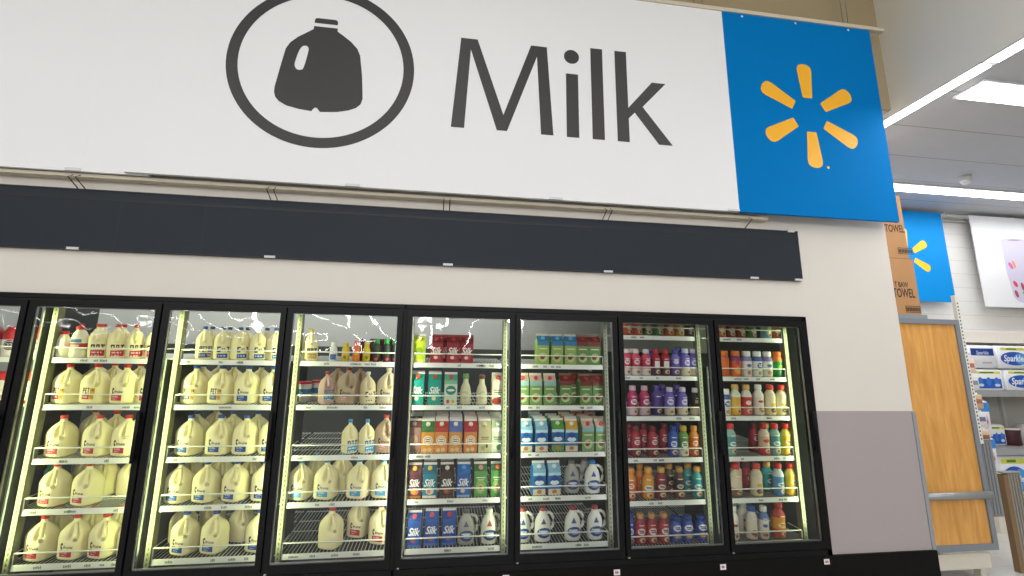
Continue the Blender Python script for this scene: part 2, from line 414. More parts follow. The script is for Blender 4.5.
wide('bwb', 'white bottle with blue lettering panel', ('DCDCD4', 'E8E8E4', '4A5EA0'), 'EEEDE6', both(oval('2A4A9A', .09, .022, .024, 'E8E8E4'), oval('B0925A', .03, .016, .016)))
wide('bgo', 'green bottle with orange shoulder', ('1F6A3A', '2A8A40', 'E07A2A'), 'DC6A26', oval('8AB84A', .08, .022, .018))
creamer('bye', 'yellow bottle with white shoulder', ('E8A82A', 'E0B24A', 'DCE0CC'), 'D8B46A', oval('F0C84A', .06, .02, .02), .24, .04)
creamer('bry', 'red-and-white bottle with tan cap', ('D85A5A', 'C23A42', 'E6DCC8'), 'D8AE62', oval('F0D8D0', .1, .02, .018), .24, .04)
creamer('bcw', 'cream bottle with white cap', ('E2D6C2', 'E8DED0', 'ECE6DA'), 'F0EEE8', both(oval('B0443A', .11, .02, .01), oval('B88A5A', .05, .016, .02)), .24, .039)
creamer('bcr', 'cream bottle with red cap', ('E0CE9E', 'E6D8B8', 'DACDAE'), 'D8402A', both(oval('3A2A22', .04, .018, .018), oval('E0B23A', .085, .018, .012)), .24, .041)
creamer('btr', 'aqua bottle with red cap', ('7EA8A2', '4E8E92', '8EB0AC'), 'D23A32', oval('E6F0EA', .09, .024, .018, '3A6A9A'), .24, .039)
creamer('brc', 'red-and-cream bottle with red cap', ('C23A3E', 'D8B89A', 'DCC8AE'), 'CE2E2E', oval('C8403E', .11, .024, .014), .24, .039)
creamer('byr', 'yellow bottle with red cap', ('E8B42A', 'EABC34', 'E6C85A'), 'D22E2A', oval('F2E6C0', .1, .022, .018, '7A3A2A'), .24, .038)
creamer('bkr', 'brown-and-cream bottle with red cap', ('7A5A48', 'D8C6AE', 'CDB8A2'), 'C8302E', oval('5A3A2E', .05, .022, .018), .24, .042)
creamer('bbr2', 'blue-and-white bottle with red cap', ('4A7AB0', '5A92BE', 'C6D6DA'), 'CC3230', oval('E8ECE8', .085, .028, .016, '2A5A9A'), .24, .041)
creamer('bcb', 'cream bottle with blue cap', ('DCCBB2', 'E4D8C4', 'D6CCC2'), '2F56A6', oval('B07A4A', .05, .022, .022, '7A4A2E'), .24, .040)
creamer('bcb2', 'cream bottle with blue sleeve top', ('D8CCB8', 'E2DCD0', '5A7AAE'), 'EDEAE4', both(oval('A2483A', .035, .018, .012), oval('4A6A9A', .1, .018, .012)), .235, .037)
creamer('byx', 'plump amber bottle with dark red top', ('C8502A', 'E0962A', 'B23A2A'), 'A83228', oval('F0DCA0', .1, .026, .02, 'D86A2A'), .255, .047)
# small bottles of door four
def small(key, desc, c1, c2, cap, H=.135, r=.027, decor=None):
    k = H / .135
    lathe_kind(key, 'juice_bottle', desc, [(0, r * .86, c1), (.005, r), (.05 * k, r, c2), (.085 * k, r * .98), (.1 * k, r * .75), (.108 * k, r * .55), (.112 * k, r * .52)], cap, [(.107 * k, r * .6), (.11 * k, r * .66), (.132 * k, r * .64), (.135 * k, r * .58)], decor)
small('swh', 'small white bottle with blue label', 'E6E6E0', 'EEEEE8', 'F2F0EA', decor=band('4A66A8', .012, .05))
small('sye', 'small yellow bottle', 'D8B41E', 'E0C63A', 'DCC03A', decor=oval('6A8A2A', .03, .016, .012))
small('sor', 'small orange bottle with pink cap', 'E2842A', 'E8702E', 'E87A74', H=.15, decor=oval('F0C04A', .06, .016, .014))
small('sgr', 'dark green bottle with green cap', '3A3A2E', '2A3A2E', '1F9A44', H=.168, r=.028, decor=oval('C8405A', .02, .018, .01))
small('smr', 'maroon-capped dark bottle', '4A2A2E', '4A2A30', '5E1E2A', H=.165, r=.027)
lathe_kind('hsm', 'milk_bottle', 'small round red-capped milk bottle', [(0, .034, 'EDE9D2'), (.006, .038), (.09, .038), (.12, .034), (.15, .02), (.158, .019)], 'C22A2A', [(.153, .021), (.156, .023), (.172, .023), (.175, .02)], oval('D8D0BC', .05, .02, .02), 'jug')
lathe_kind('hrl', 'milk_bottle', 'round milk bottle with blue-and-red label', [(0, .042, 'EDE9D2'), (.006, .046), (.06, .046, 'B4383A'), (.095, .046, 'EDE9D2'), (.13, .043), (.165, .03), (.18, .02), (.19, .019)], 'C22A2A', [(.186, .021), (.189, .023), (.206, .023), (.209, .02)], both(band('3F78A8', .1, .122), band('E0C8B8', .072, .086, -.02, .02)), 'jug')
lathe_kind('bcg', 'milk_bottle', 'long-necked cream bottle with green cap', [(0, .036, 'DAD6B4'), (.006, .04), (.09, .04), (.12, .034), (.15, .021), (.185, .018), (.19, .02)], '7AA25A', [(.186, .021), (.19, .023), (.212, .023), (.215, .02)], oval('C6C49A', .07, .022, .03, 'E2DEC2'))
lathe_kind('bcbk', 'milk_bottle', 'long-necked cream bottle with brown cap', [(0, .036, 'DAD2B4'), (.006, .04), (.09, .04), (.12, .034), (.15, .021), (.185, .018), (.19, .02)], '7E5038', [(.186, .021), (.19, .023), (.212, .023), (.215, .02)], oval('CABF9E', .07, .022, .03, 'E2DAC2'))

# gable-top cartons
def carton(key, desc, base, roof, cap, decor, h=.174, w=.0925, top='E8E4DC', name='milk_carton', side=None):
    b = MB(); M0 = cm(base); MR = cm(roof); MT = cm(top); MS = cm(side or base)
    x, y, g = w / 2, w / 2, .042
    b.add([(-x, -y, 0), (x, -y, 0), (x, -y, h), (-x, -y, h)], [(0, 1, 2, 3)], M0)
    b.add([(-x, y, 0), (x, y, 0), (x, y, h), (-x, y, h)], [(1, 0, 3, 2)], M0)
    b.add([(-x, -y, 0), (x, -y, 0), (x, y, 0), (-x, y, 0)], [(3, 2, 1, 0)], M0)
    for s in (-1, 1): b.add([(s * x, -y, 0), (s * x, y, 0), (s * x, y, h), (s * x, -y, h)], [(0, 1, 2, 3) if s > 0 else (3, 2, 1, 0)], MS)
    f = .004
    b.add([(-x, -y, h), (x, -y, h), (x, -f, h + g), (-x, -f, h + g)], [(0, 1, 2, 3)], MR)
    b.add([(-x, y, h), (x, y, h), (x, f, h + g), (-x, f, h + g)], [(1, 0, 3, 2)], MR)
    for s in (-1, 1):       # folded-in gable ends
        b.add([(s * x, -y, h), (s * x, y, h), (s * x, -f, h + g), (s * x, f, h + g), (s * (x - .018), 0, h + g * .55)], [(0, 1, 4), (0, 4, 2), (1, 3, 4), (2, 4, 3)], MS)
    b.box(-x, x, -f, f, h + g, h + g + .016, MT)
    mp = lambda u, z: (u, -y - .0006, z)
    if decor: decor(b, mp, w, h)
    c = MB(); nrm = Vector((0, -g, y - f)).normalized(); p = Vector((0, -y * .55, h + g * .45 + .001))
    c.tube([p, p + nrm * .013], .0155, cm(cap, .35), 16)
    kind(key, name, 'carton', desc, {'body': b.mesh(name), 'cap': c.mesh('cap')}, w)
def deco(*items):
    def f(b, mp, w, h):
        lay = 0
        for it in items:
            lay += 1; k = -.0002 * lay
            m2 = lambda u, z, k=k: (mp(u, z)[0], mp(u, z)[1] + k, z)
            t, c = it[0], cm(it[1])
            if t == 'r': rect(b, m2, w * it[2], w * it[3], h * it[4], h * it[5], c, 1, 1)
            elif t == 'd': disc(b, m2, w * it[2], h * it[3], w * it[4], h * it[5], c)
            elif t == 't': put_text(b, it[2], m2, w * it[3], h * it[4], w * it[5], c, it[6] if len(it) > 6 else 0, .02, it[7] if len(it) > 7 else 1)
    return f
def silk(key, desc, base, roof, cap, accent, foot=None, nut='A9713E', **k):
    items = [('r', roof, -.5, .5, .93, 1.0), ('d', accent, .03, .27, .30, .14), ('d', nut, -.05, .26, .16, .08)]
    if foot: items.append(('r', foot, -.5, .5, 0, .1))
    items.append(('t', 'F6F4EE', 'Silk', 0, .60, .86, .35, 1.35))
    carton(key, desc, base, roof, cap, deco(*items), **k)
silk('cteal', 'teal carton with orange cap', '1F9A8A', '1F9A8A', 'D8582E', '2FA494', None, 'E0D8A8')
silk('ckpl', 'plum-brown carton with yellow cap', '5A2E38', '6A3A44', 'E0BC3A', 'D07A34', 'A8703A', 'E09A3E')
silk('ckty', 'teal-and-white carton with yellow cap', '1A7E96', '1A6A86', 'E2C23A', 'E8E2CE', 'E6E0D0', 'D88A4A')
silk('ckbr', 'dark brown carton with white cap', '3A2620', '3A2620', 'EFEAE0', '7A4030', '5A3A2E', 'B4603A')
silk('ckbl', 'bright blue carton with blue cap', '1A5AAE', '1F66B8', '4FA8DE', '2F72BE', '8AA4BA', 'E0C8A0')
silk('ckb', 'deep blue carton with red cap', '2450A0', '2A56A8', 'D84A44', '2F5EB0', '4A6EB4', 'B4543A')
silk('cred', 'dark red carton', '9A2430', '7E1E2A', 'B83A3A', 'B83A42', 'A83A40', 'E6D0B4', h=.15, top='8A2A32')
carton('clime', 'lime-green carton', 'B8CC2E', 'C6D63E', 'E6E2C6', deco(('d', '8AA826', 0, .55, .3, .2), ('r', 'D6DE6A', -.5, .5, .0, .15)), h=.15)
carton('cmint', 'mint-and-cream carton with pink cap', 'CFE0C8', '5AA88A', 'D85A6A', deco(('d', '2F8A80', 0, .6, .40, .19), ('d', 'EDEFE0', 0, .6, .3, .05), ('d', 'D8402E', -.22, .14, .13, .08), ('d', 'D8B03A', .18, .14, .12, .08), ('r', '8AC0A0', -.5, .5, .86, 1)))
carton('cwr', 'cream-and-red carton', 'E4D8C4', 'DCCDB6', 'C8463A', deco(('d', 'B0452E', -.1, .16, .4, .14), ('r', '6A5A4A', -.34, .34, .6, .63), ('r', '4A7A4A', -.3, .3, .5, .54), ('d', '3A3A2E', .15, .36, .08, .07)))
def oat(key, desc, roof, cap, base='E39A3A', ring='F2E6C8'):
    carton(key, desc, base, roof, cap, deco(('r', roof, -.5, .5, .84, 1), ('d', ring, 0, .5, .38, .2), ('d', 'C87A34', 0, .5, .3, .155), ('d', ring, 0, .5, .26, .13), ('r', '4A2E22', -.16, .16, .53, .56), ('r', '4A2E22', -.16, .16, .45, .48), ('d', 'E8C48A', -.2, .12, .16, .08), ('d', 'E8C48A', .16, .14, .16, .08)))
oat('coy', 'amber carton with green roof', '3F7A3A', 'EDE8D8')
oat('coo', 'orange carton with red roof', 'B83A2E', 'EDE8D8', 'DE8A44')
oat('cob', 'orange carton with blue roof', '5A6EB0', 'EDE8D8', 'DC9650')
oat('cor', 'orange carton with crimson roof', 'B0283A', 'EDE8D8', 'DE8240')
carton('cbe', 'beige carton with dark lettering marks', 'C8BC94', 'BDB08A', 'D8D0B4', deco(('r', '5A5240', -.3, .3, .6, .63), ('r', '5A5240', -.3, .3, .53, .56), ('d', '4A4632', .15, .26, .1, .08), ('d', 'A8A070', -.15, .2, .18, .1)))
carton('cwg', 'pale green-and-white carton', 'D2DCC0', 'B8CCA0', 'E6EADC', deco(('r', '3F6A3A', -.34, .34, .6, .64), ('r', '3F6A3A', -.3, .3, .52, .56), ('d', '6A9A56', .1, .22, .22, .13), ('r', 'EDF0E2', -.5, .5, .86, 1)))
carton('cbr', 'dark rose-brown carton', '8A6A62', '6E3E3E', 'B8A89A', deco(('d', 'A88A7A', 0, .5, .3, .2)))
def herb(key, desc, roof, cap, top='E4E0D4'):
    carton(key, desc, '4F8A44', roof, cap, deco(('d', '86A85E', 0, .4, .38, .28), ('d', 'C8B98A', 0, .36, .24, .15), ('d', '9A6A3A', -.03, .36, .15, .09), ('r', 'D6E0C2', -.34, .34, .74, .78), ('r', 'C6D6B0', -.26, .26, .66, .69)), top=top)
herb('cdgp', 'dark green carton with pink cap', '3A6E40', 'E0909A')
herb('cdgo', 'dark green carton with orange cap', '3A6E40', 'E06A34')
def almond(key, desc, roof, cap, base='7F9E5C', top='D6D8C4', band_=None):
    carton(key, desc, base, roof, cap, deco(('r', band_ or roof, -.5, .5, .82, 1), ('r', 'DDE6C6', -.34, .34, .66, .70), ('d', 'B8C890', 0, .3, .36, .2), ('d', '8A3A26', -.06, .3, .2, .09), ('d', 'A2502E', .12, .36, .12, .06)), top=top)
almond('cgb', 'light green carton with blue roof', '3A7AA8', '6AB8E0', '96AE5C')
almond('cgr', 'green carton with dark red roof', '7A3A34', 'A8483E', '6C8E54', '8A6A58')
almond('cgp', 'green carton with pink cap', 'C9B6A4', 'D8485A', '7C9A5E', 'DCCDBA', '8CB8B8')
def dairy(key, desc, roof, cap, base='2F78B8', foot='D8C8AE'):
    carton(key, desc, base, roof, cap, deco(('r', 'BFE0EE', -.5, .5, .78, 1), ('r', roof, -.5, .5, .9, 1), ('d', '1F5AA6', 0, .56, .44, .24), ('d', 'DCEAF2', 0, .5, .36, .1), ('d', '1A4A92', 0, .66, .26, .09), ('r', foot, -.5, .5, 0, .24), ('d', 'B87A4A', 0, .14, .2, .08)))
dairy('cbw', 'blue-and-white carton with white cap', '8ABCD8', 'F0F0EC')
dairy('cby', 'blue-and-white carton with yellow roof', 'D8A83A', 'F0F0EC', '2A7AB0')
dairy('cbg', 'blue-and-green carton with green roof', '5A9A3E', 'D8E6D0', '2F6A9A', '6A9A4A')

# handled plastic jugs, handle standing off to one side
def side_jug(key, desc, body, cap, lab, mark):
    Mb = mat(body, .4, noise=.02); b = MB()
    prof = [(0, .046), (.006, .051), (.06, .052), (.12, .05), (.15, .044), (.175, .032), (.192, .021), (.212, .019)]
    b.lathe(prof, Mb, 24, 1.14, .86, -.014)
    zs = prof
    def rz(z):
        for (z0, r0), (z1, r1) in zip(zs, zs[1:]):
            if z <= z1: return r0 + (r1 - r0) * (z - z0) / (z1 - z0)
        return .02
    def mp(x, z):
        th = x / .05; r = rz(z) + .001
        return (-.014 + 1.14 * r * math.sin(th), -.86 * r * math.cos(th), z)
    l = MB(); disc(l, mp, .004, .062, .046, .036, cm(lab)); disc(l, lambda x, z: (mp(x, z)[0], mp(x, z)[1] - .001, z), .002, .072, .026, .009, cm('DDE2EA'))
    disc(l, lambda x, z: (mp(x, z)[0], mp(x, z)[1] - .001, z), .006, .05, .02, .004, cm('B8C2D2'))
    for k in range(5):      # peaked mark near the shoulder
        rect(l, mp, -.016 + .003 * k, .016 - .003 * k, .122 + .007 * k, .129 + .007 * k, cm(mark), 3, 1)
    h = MB(); h.tube([(.004, 0, .186), (.028, 0, .192), (.052, 0, .180), (.064, 0, .156), (.067, 0, .12), (.061, 0, .092), (.042, 0, .078)], [.010, .0105, .011, .011, .0105, .0105, .011], Mb, 10)
    c = MB(); c.lathe([(.205, .021), (.208, .024), (.226, .023), (.229, .02)], cm(cap, .4), 18, ox=-.014)
    kind(key, 'handled_jug', 'jug', desc, {'body': b.mesh('handled_jug'), 'handle': h.mesh('handle'), 'cap': c.mesh('cap'), 'label': l.mesh('label')}, .086)
side_jug('jwb', 'white side-handled jug with blue cap', 'E6E6DC', '3A86CE', '33508E', '3A5A9A')
side_jug('jwr', 'white side-handled jug with red cap', 'E6E4DA', 'A8443E', '33508E', '44588E')
side_jug('jgd', 'greyish side-handled jug', 'A9A79F', '6E6A66', '3A4A7A', '4A5680')
def silk_jug():
    side_jug('jsk', 'cream side-handled jug with crimson mark', 'E4E2C8', 'EDEBDA', '2F4A86', 'B0304A')
    name, cat, desc, meshes, dep = KINDS['jsk']
    t = MB(); put_text(t, 'Silk', lambda u, z: (u, -.0500 - .0012 * (1 - (u / .03) ** 2), z), -.008, .068, .052, cm('F4F2EA'), .35, .02, 1.2)
    meshes['lettering'] = t.mesh('lettering')
silk_jug()
# odd packs behind the jugs
def tub(key, desc, c1, c2, lid, name='yogurt_tub', H=.13, r=.045):
    lathe_kind(key, name, desc, [(0, r * .86, c1), (.05, r * .92, c2), (.09, r * .98, c1), (H, r)], lid, [(H - .004, r * 1.04), (H, r * 1.07), (H + .010, r * 1.05), (H + .012, r * .98)], None, 'tub')
tub('redtub', 'white-and-blue tub with red lid', 'DCD4CC', '3F7FA6', 'C22F38')
carton('teal', 'teal carton standing behind the jugs', '1C5054', '235A5E', '8A8A80', None)

# (door, shelf counted from the top, row) -> kinds and their places along the wall in metres
STOCK = {
    (2, 1, 'f'): [('hsm', 0.088), ('hrl', 0.171), ('hr', 0.265), ('hr', 0.381), ('hr', 0.505), ('hr', 0.617)],
    (2, 1, 'b'): [('hr', 0.033), ('hr', 0.221), ('hr', 0.35)],
    (2, 2, 'f'): [('grp', 0.127), ('grp', 0.295), ('gr', 0.488), ('gr', 0.629)],
    (2, 2, 'b'): [('redtub', -0.04), ('gr', 0.129), ('gr', 0.293), ('gr', 0.458)],
    (2, 3, 'f'): [('gr', 0.146), ('gr', 0.361), ('gr', 0.534)],
    (2, 3, 'b'): [('redtub', -0.041), ('gr', 0.163), ('gr', 0.364), ('gr', 0.522)],
    (2, 4, 'f'): [('gr', 0.16), ('gr', 0.35)],
    (2, 4, 'b'): [('teal', -0.029), ('gr', 0.166), ('gr', 0.352), ('gr', 0.497)],
    (2, 5, 'f'): [('gr', 0.142), ('gr', 0.331), ('gr', 0.51), ('gr', 0.652)],
    (2, 5, 'b'): [('gr', -0.037), ('gr', 0.142), ('gr', 0.315), ('gr', 0.491)],
    (3, 1, 'f'): [('hbp', 0.948), ('hb', 1.062), ('hb', 1.173), ('hb', 1.305), ('hb', 1.412)],
    (3, 1, 'b'): [('hb', 0.934), ('hb', 1.052), ('hb', 1.177), ('hb', 1.31)],
    (3, 2, 'f'): [('gbp', 0.915), ('gbp', 1.08), ('gb', 1.253), ('gb', 1.423)],
    (3, 2, 'b'): [('gb', 0.748), ('gb', 0.919), ('gb', 1.087), ('gb', 1.276)],
    (3, 3, 'f'): [('gb', 0.921), ('gb', 1.115), ('gb', 1.279), ('gb', 1.443)],
    (3, 3, 'b'): [('gb', 0.747), ('gb', 0.932), ('gb', 1.129), ('gb', 1.283)],
    (3, 4, 'f'): [('gb', 0.898), ('gb', 1.062), ('gb', 1.248), ('gb', 1.432)],
    (3, 4, 'b'): [('gb', 0.721), ('gb', 0.906), ('gb', 1.084), ('gb', 1.276)],
    (3, 5, 'f'): [('gb', 0.975), ('gb', 1.155), ('gb', 1.43)],
    (3, 5, 'b'): [('gb', 0.745), ('gb', 0.991), ('gb', 1.255)],
    (4, 1, 'f'): [('hy', 1.655), ('swh', 1.824), ('sye', 1.91), ('sor', 1.985), ('sye', 2.056), ('sgr', 2.127), ('sgr', 2.199), ('sgr', 2.261)],
    (4, 1, 'c'): [('smr', 2.015), ('smr', 2.085), ('smr', 2.155), ('smr', 2.216)],
    (4, 2, 'f'): [('hpk', 1.803), ('gch', 1.941), ('hcr', 2.075), ('gbe', 2.209)],
    (4, 2, 'b'): [('redtub', 1.597), ('redtub', 1.678), ('gch', 1.835), ('gch', 1.981)],
    (4, 3, 'f'): [('hlb', 1.994), ('hlb', 2.098), ('gch', 2.215)],
    (4, 4, 'f'): [('gl', 1.665), ('gl', 1.836), ('gl', 2.058), ('gl', 2.218)],
    (4, 4, 'b'): [('gl', 1.722), ('gl', 1.903), ('gl', 2.126)],
    (4, 5, 'f'): [('gx', 1.893)],
    (4, 5, 'm'): [('gr', 2.059), ('gr', 2.206)],
    (5, 1, 'f'): [('clime', 2.432), ('cred', 2.56), ('cred', 2.682), ('cred', 2.789)],
    (5, 1, 'c'): [('cred', 2.62), ('cred', 2.739)],
    (5, 2, 'f'): [('cteal', 2.437), ('cteal', 2.557), ('cmint', 2.674), ('bcg', 2.785), ('bcbk', 2.905), ('cwr', 3.025)],
    (5, 2, 'c'): [('cteal', 2.432), ('cteal', 2.555), ('bcg', 2.789)],
    (5, 3, 'f'): [('coy', 2.521), ('coo', 2.621), ('cob', 2.721), ('cor', 2.827), ('cbe', 2.929), ('cwg', 3.028)],
    (5, 3, 'c'): [('cbr', 2.43), ('coy', 2.518), ('coo', 2.62), ('cob', 2.723), ('cor', 2.832), ('cbe', 2.937), ('cwg', 3.038)],
    (5, 4, 'f'): [('ckpl', 2.444), ('ckty', 2.549), ('ckbr', 2.667), ('ckbl', 2.786), ('cdgp', 2.905), ('cdgo', 3.028)],
    (5, 4, 'c'): [('ckpl', 2.439), ('ckty', 2.547), ('ckbr', 2.668), ('ckbl', 2.79), ('cdgp', 2.912)],
    (5, 5, 'f'): [('ckb', 2.458), ('jgd', 2.826), ('jsk', 2.99)],
    (5, 5, 'c'): [('ckb', 2.574), ('ckb', 2.693)],
    (6, 1, 'f'): [('cgb', 3.365), ('cgb', 3.476), ('cgb', 3.585), ('cgr', 3.683), ('cgr', 3.778)],
    (6, 1, 'c'): [('cgb', 3.448), ('cgr', 3.641), ('cgr', 3.772)],
    (6, 2, 'f'): [('cgp', 3.209), ('cgp', 3.31), ('cgp', 3.418), ('cgr', 3.696)],
    (6, 2, 'c'): [('cgr', 3.551), ('cgr', 3.638), ('cgr', 3.8)],
    (6, 3, 'f'): [('cbw', 3.233), ('cbw', 3.349), ('cby', 3.581), ('cgp', 3.705), ('cgp', 3.81)],
    (6, 3, 'c'): [('cbw', 3.357), ('cbg', 3.478), ('cby', 3.606), ('cgp', 3.733), ('cgp', 3.841)],
    (6, 4, 'f'): [('cbw', 3.331), ('cbw', 3.444), ('jwb', 3.757)],
    (6, 4, 'c'): [('jgd', 3.609), ('jgd', 3.719)],
    (6, 5, 'f'): [('jwr', 3.228), ('jwr', 3.378), ('jwr', 3.6), ('jwr', 3.768)],
    (7, 1, 'f'): [('tro', 4.072), ('tro', 4.153), ('tgn', 4.234), ('tgn', 4.324), ('tro', 4.428), ('tye', 4.506), ('tpu', 4.59)],
    (7, 2, 'f'): [('bpk', 4.055), ('bpk', 4.13), ('bpk', 4.191), ('brw', 4.291), ('brw', 4.372), ('bpu', 4.439), ('bpc', 4.541), ('bpc', 4.62)],
    (7, 2, 'c'): [('bpu', 4.278), ('bbl', 4.528), ('bpk', 4.133)],
    (7, 3, 'f'): [('bmg', 4.082), ('bmg', 4.179), ('bpc', 4.387), ('bpc', 4.496), ('bbk', 4.604)],
    (7, 3, 'c'): [('bdp', 4.301), ('bdp', 4.36), ('bdp', 4.495)],
    (7, 4, 'f'): [('bdr', 4.093), ('bdr', 4.23), ('bbl', 4.4), ('bgy', 4.484), ('bog', 4.572)],
    (7, 4, 'c'): [('bdr', 4.083), ('bdr', 4.2), ('bdr', 4.367), ('bbl', 4.486)],
    (7, 5, 'f'): [('bog', 4.043), ('byo', 4.182), ('bdy', 4.284), ('bbr', 4.431), ('btl', 4.579)],
    (7, 5, 'c'): [('bog', 4.157), ('bbr', 4.394), ('btl', 4.557), ('bbr', 4.691)],
    (7, 6, 'f'): [('bbl', 4.027), ('brt', 4.096), ('brt', 4.191), ('brt', 4.286), ('rbl', 4.389), ('rbl', 4.466), ('rbl', 4.591)],
    (8, 1, 'f'): [('tro', 4.888), ('tre', 4.957), ('tre', 5.043), ('tgn', 5.148), ('tlb', 5.288), ('tro', 5.386)],
    (8, 2, 'f'): [('bor', 4.877), ('bop', 4.979), ('bwp', 5.076), ('bwb', 5.171), ('bwp', 5.263), ('bgo', 5.357)],
    (8, 3, 'f'): [('bwb', 4.862), ('bye', 4.951), ('bry', 5.048), ('bcw', 5.154), ('bcr', 5.259), ('bcr', 5.364)],
    (8, 4, 'f'): [('btr', 4.883), ('brc', 5.172), ('btr', 5.267), ('byr', 5.365)],
    (8, 4, 'c'): [('bdr', 5.151), ('btl', 5.257)],
    (8, 5, 'f'): [('bkr', 4.904), ('bcr', 5.078), ('bbr2', 5.263), ('byr', 5.369)],
    (8, 5, 'c'): [('bdr', 5.046), ('btl', 5.24), ('bcr', 4.989)],
    (8, 6, 'f'): [('bcw', 4.851), ('bcb', 5.004), ('bcb2', 5.102), ('byx', 5.236)],
    (8, 6, 'c'): [('bcw', 4.996)],
}

# ------------------------------------------------------------------ layout of the place (metres; cooler wall is y = 0)
PITCH = .775
def dx(i):            # left edge of cooler door i (1 = first), door 2 starts at 0
    k = i - 2
    return k * PITCH + (.0197 if k > 3 else .01 if k == 3 else 0)
NDOOR = 8
XL, XR = dx(1) - .03, 5.481
WALL_X = 6.36
BULK_X = 6.62
CEIL = 4.10
FAR_Y = 2.25
HIGH = 5.9

cream = mat('D9D3CB', .6, noise=.02, scale=4, name='wall_paint')
blackm = mat('0C0C0E', .45, noise=.1, scale=60, spec=.2, name='black_metal')
blackk = mat('0B0B0A', .6, spec=.15, noise=.15, scale=30, bump=.1)
grey_liner = mat('A5A6A4', .5, noise=.05, scale=5)
wire = mat('C9CBC4', .4, noise=.02, metal=0.0)
wire_dark = mat('8A8B88', .45, noise=.02)

# --- setting
w = MB()
w.box(-30, WALL_X, 0.0, .03, 2.142, CEIL, cream)
w.box(-30, BULK_X, 0.0, .03, CEIL, HIGH, mat('A39374', .75, noise=.02, scale=4))  # unlit upper wall: its shade is put into the darker tan
w.box(XR, WALL_X, 0.0, .03, 0, 2.142, cream)
w.box(-30, XL, 0.0, .03, 0, 2.142, cream)
w.box(WALL_X - .05, WALL_X, .03, 1.9, 0, CEIL, cream)
struct(w.obj('wall_back'))
w = MB(); w.box(XR, WALL_X - .002, -.006, 0.0, .385, 1.407, mat('A59C9C', .75, noise=.12, scale=160, bump=.2)); struct(w.obj('trim_1'))
w = MB(); w.box(WALL_X - .02, WALL_X + .012, -.012, .02, .385, 1.40, mat('8F949A', .4, noise=.03)); struct(w.obj('trim_2'))
w = MB(); w.box(-30, WALL_X + .006, -.022, 0.0, 0, .384, blackk); w.box(WALL_X, WALL_X + .006, 0, .3, 0, .384, blackk); struct(w.obj('baseboard_back'))
fl = MB(); fl.box(-30, 16, -46, 4, -.1, 0, lined('BDBBB6', 'A3A19C', 0, .61, .004, .22, axis2=1, pitch2=.61)); struct(fl.obj('floor'))
c = MB(); deck = lined('C2C4C8', '8E9094', 1, .545, .012, .6, off=.34)
c.box(BULK_X + .03, 16, -46, FAR_Y, CEIL, CEIL + .1, deck); c.box(WALL_X - .3, BULK_X + .03, .03, FAR_Y, CEIL, CEIL + .1, deck); struct(c.obj('ceiling'))
c = MB(); c.box(-30, BULK_X, -46, .03, HIGH, HIGH + .1, mat('B8AF98', .7, noise=.03, scale=3)); struct(c.obj('ceiling_high'))
w = MB(); w.box(BULK_X, BULK_X + .03, -46, .03, CEIL - .045, HIGH, mat('E6E3DA', .65, noise=.02, scale=2)); w.box(BULK_X, BULK_X + .03, .03, FAR_Y, CEIL - .045, CEIL + .1, cream); struct(w.obj('wall_bulkhead'))
w = MB(); w.box(WALL_X - .05, 16, FAR_Y, FAR_Y + .1, 0, CEIL, lined('E2E1DD', 'C4C3BF', 2, .2, .006, .6, axis2=0, pitch2=.4, noise=.02)); struct(w.obj('wall_far'))
w = MB(); w.box(-30.1, -30, -46, 2, 0, HIGH, cream); struct(w.obj('wall_left'))
w = MB(); w.box(16, 16.1, -46, 4, 0, HIGH, cream); struct(w.obj('wall_right'))
w = MB(); w.box(-30, 16, -46.1, -46, 0, HIGH, mat('8E8C88', .7, noise=.3, scale=1.2)); struct(w.obj('wall_front'))

# --- the reach-in cooler: frame, doors, lamps, posts and shelves are its parts
cooler = empty('glass_door_cooler', ((XL + XR) / 2, 0, 0))
tag(cooler, 'long black-framed cooler with eight glass doors set into the cream wall', 'cooler')
def part(mb, name, parent=None):
    o = mb.obj(name, parent or cooler)
    o.matrix_parent_inverse = Matrix.Identity(4)
    if (parent or cooler) is cooler: o.location = (-cooler.location.x, 0, 0)
    return o
ZB, ZT = .434, 2.10
f = MB()
f.box(XL, XR, -.02, .03, 2.112, 2.142, blackm); f.box(XL, XR, -.012, .03, 2.095, 2.112, mat('050506', .6))
f.box(XL, XR, -.02, .03, .385, .424, blackm); f.box(XL, XR, -.012, .03, .424, .436, mat('050506', .6))
for i in range(1, 10):
    x = dx(i) if i < 9 else XR - .012
    hw = .02 if i not in (5,) else .026
    if i == 1: f.box(XL, x + .02, -.02, .05, .385, 2.142, blackm)
    elif i == 9: f.box(x - .022, XR, -.02, .05, .385, 2.142, blackm)
    else: f.box(x - hw, x + hw, -.010, .05, .424, 2.112, mat('050506', .6))
f.box(dx(5) - .006, dx(5) + .006, -.02, 0, .385, 2.142, blackm)
part(f, 'frame')
ln = MB()      # cold room behind the shelves, its low gloom painted into the wall colour
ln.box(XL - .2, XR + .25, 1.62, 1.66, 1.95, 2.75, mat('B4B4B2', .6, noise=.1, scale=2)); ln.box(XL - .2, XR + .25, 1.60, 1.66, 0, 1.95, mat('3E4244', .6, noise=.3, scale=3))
ln.box(XL - .2, XR + .25, .03, 1.66, 2.72, 2.76, mat('B9BAB6', .6, noise=.06, scale=3))
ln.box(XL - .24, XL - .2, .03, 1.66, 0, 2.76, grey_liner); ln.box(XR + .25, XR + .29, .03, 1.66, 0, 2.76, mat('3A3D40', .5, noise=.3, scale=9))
ln.box(XL - .2, XR + .25, .03, 1.66, -.0, .04, mat('3A3C3E', .6, noise=.1)); ln.box(XL - .2, XR + .25, .03, .06, .04, .384, grey_liner)
part(ln, 'cold_room_lining')
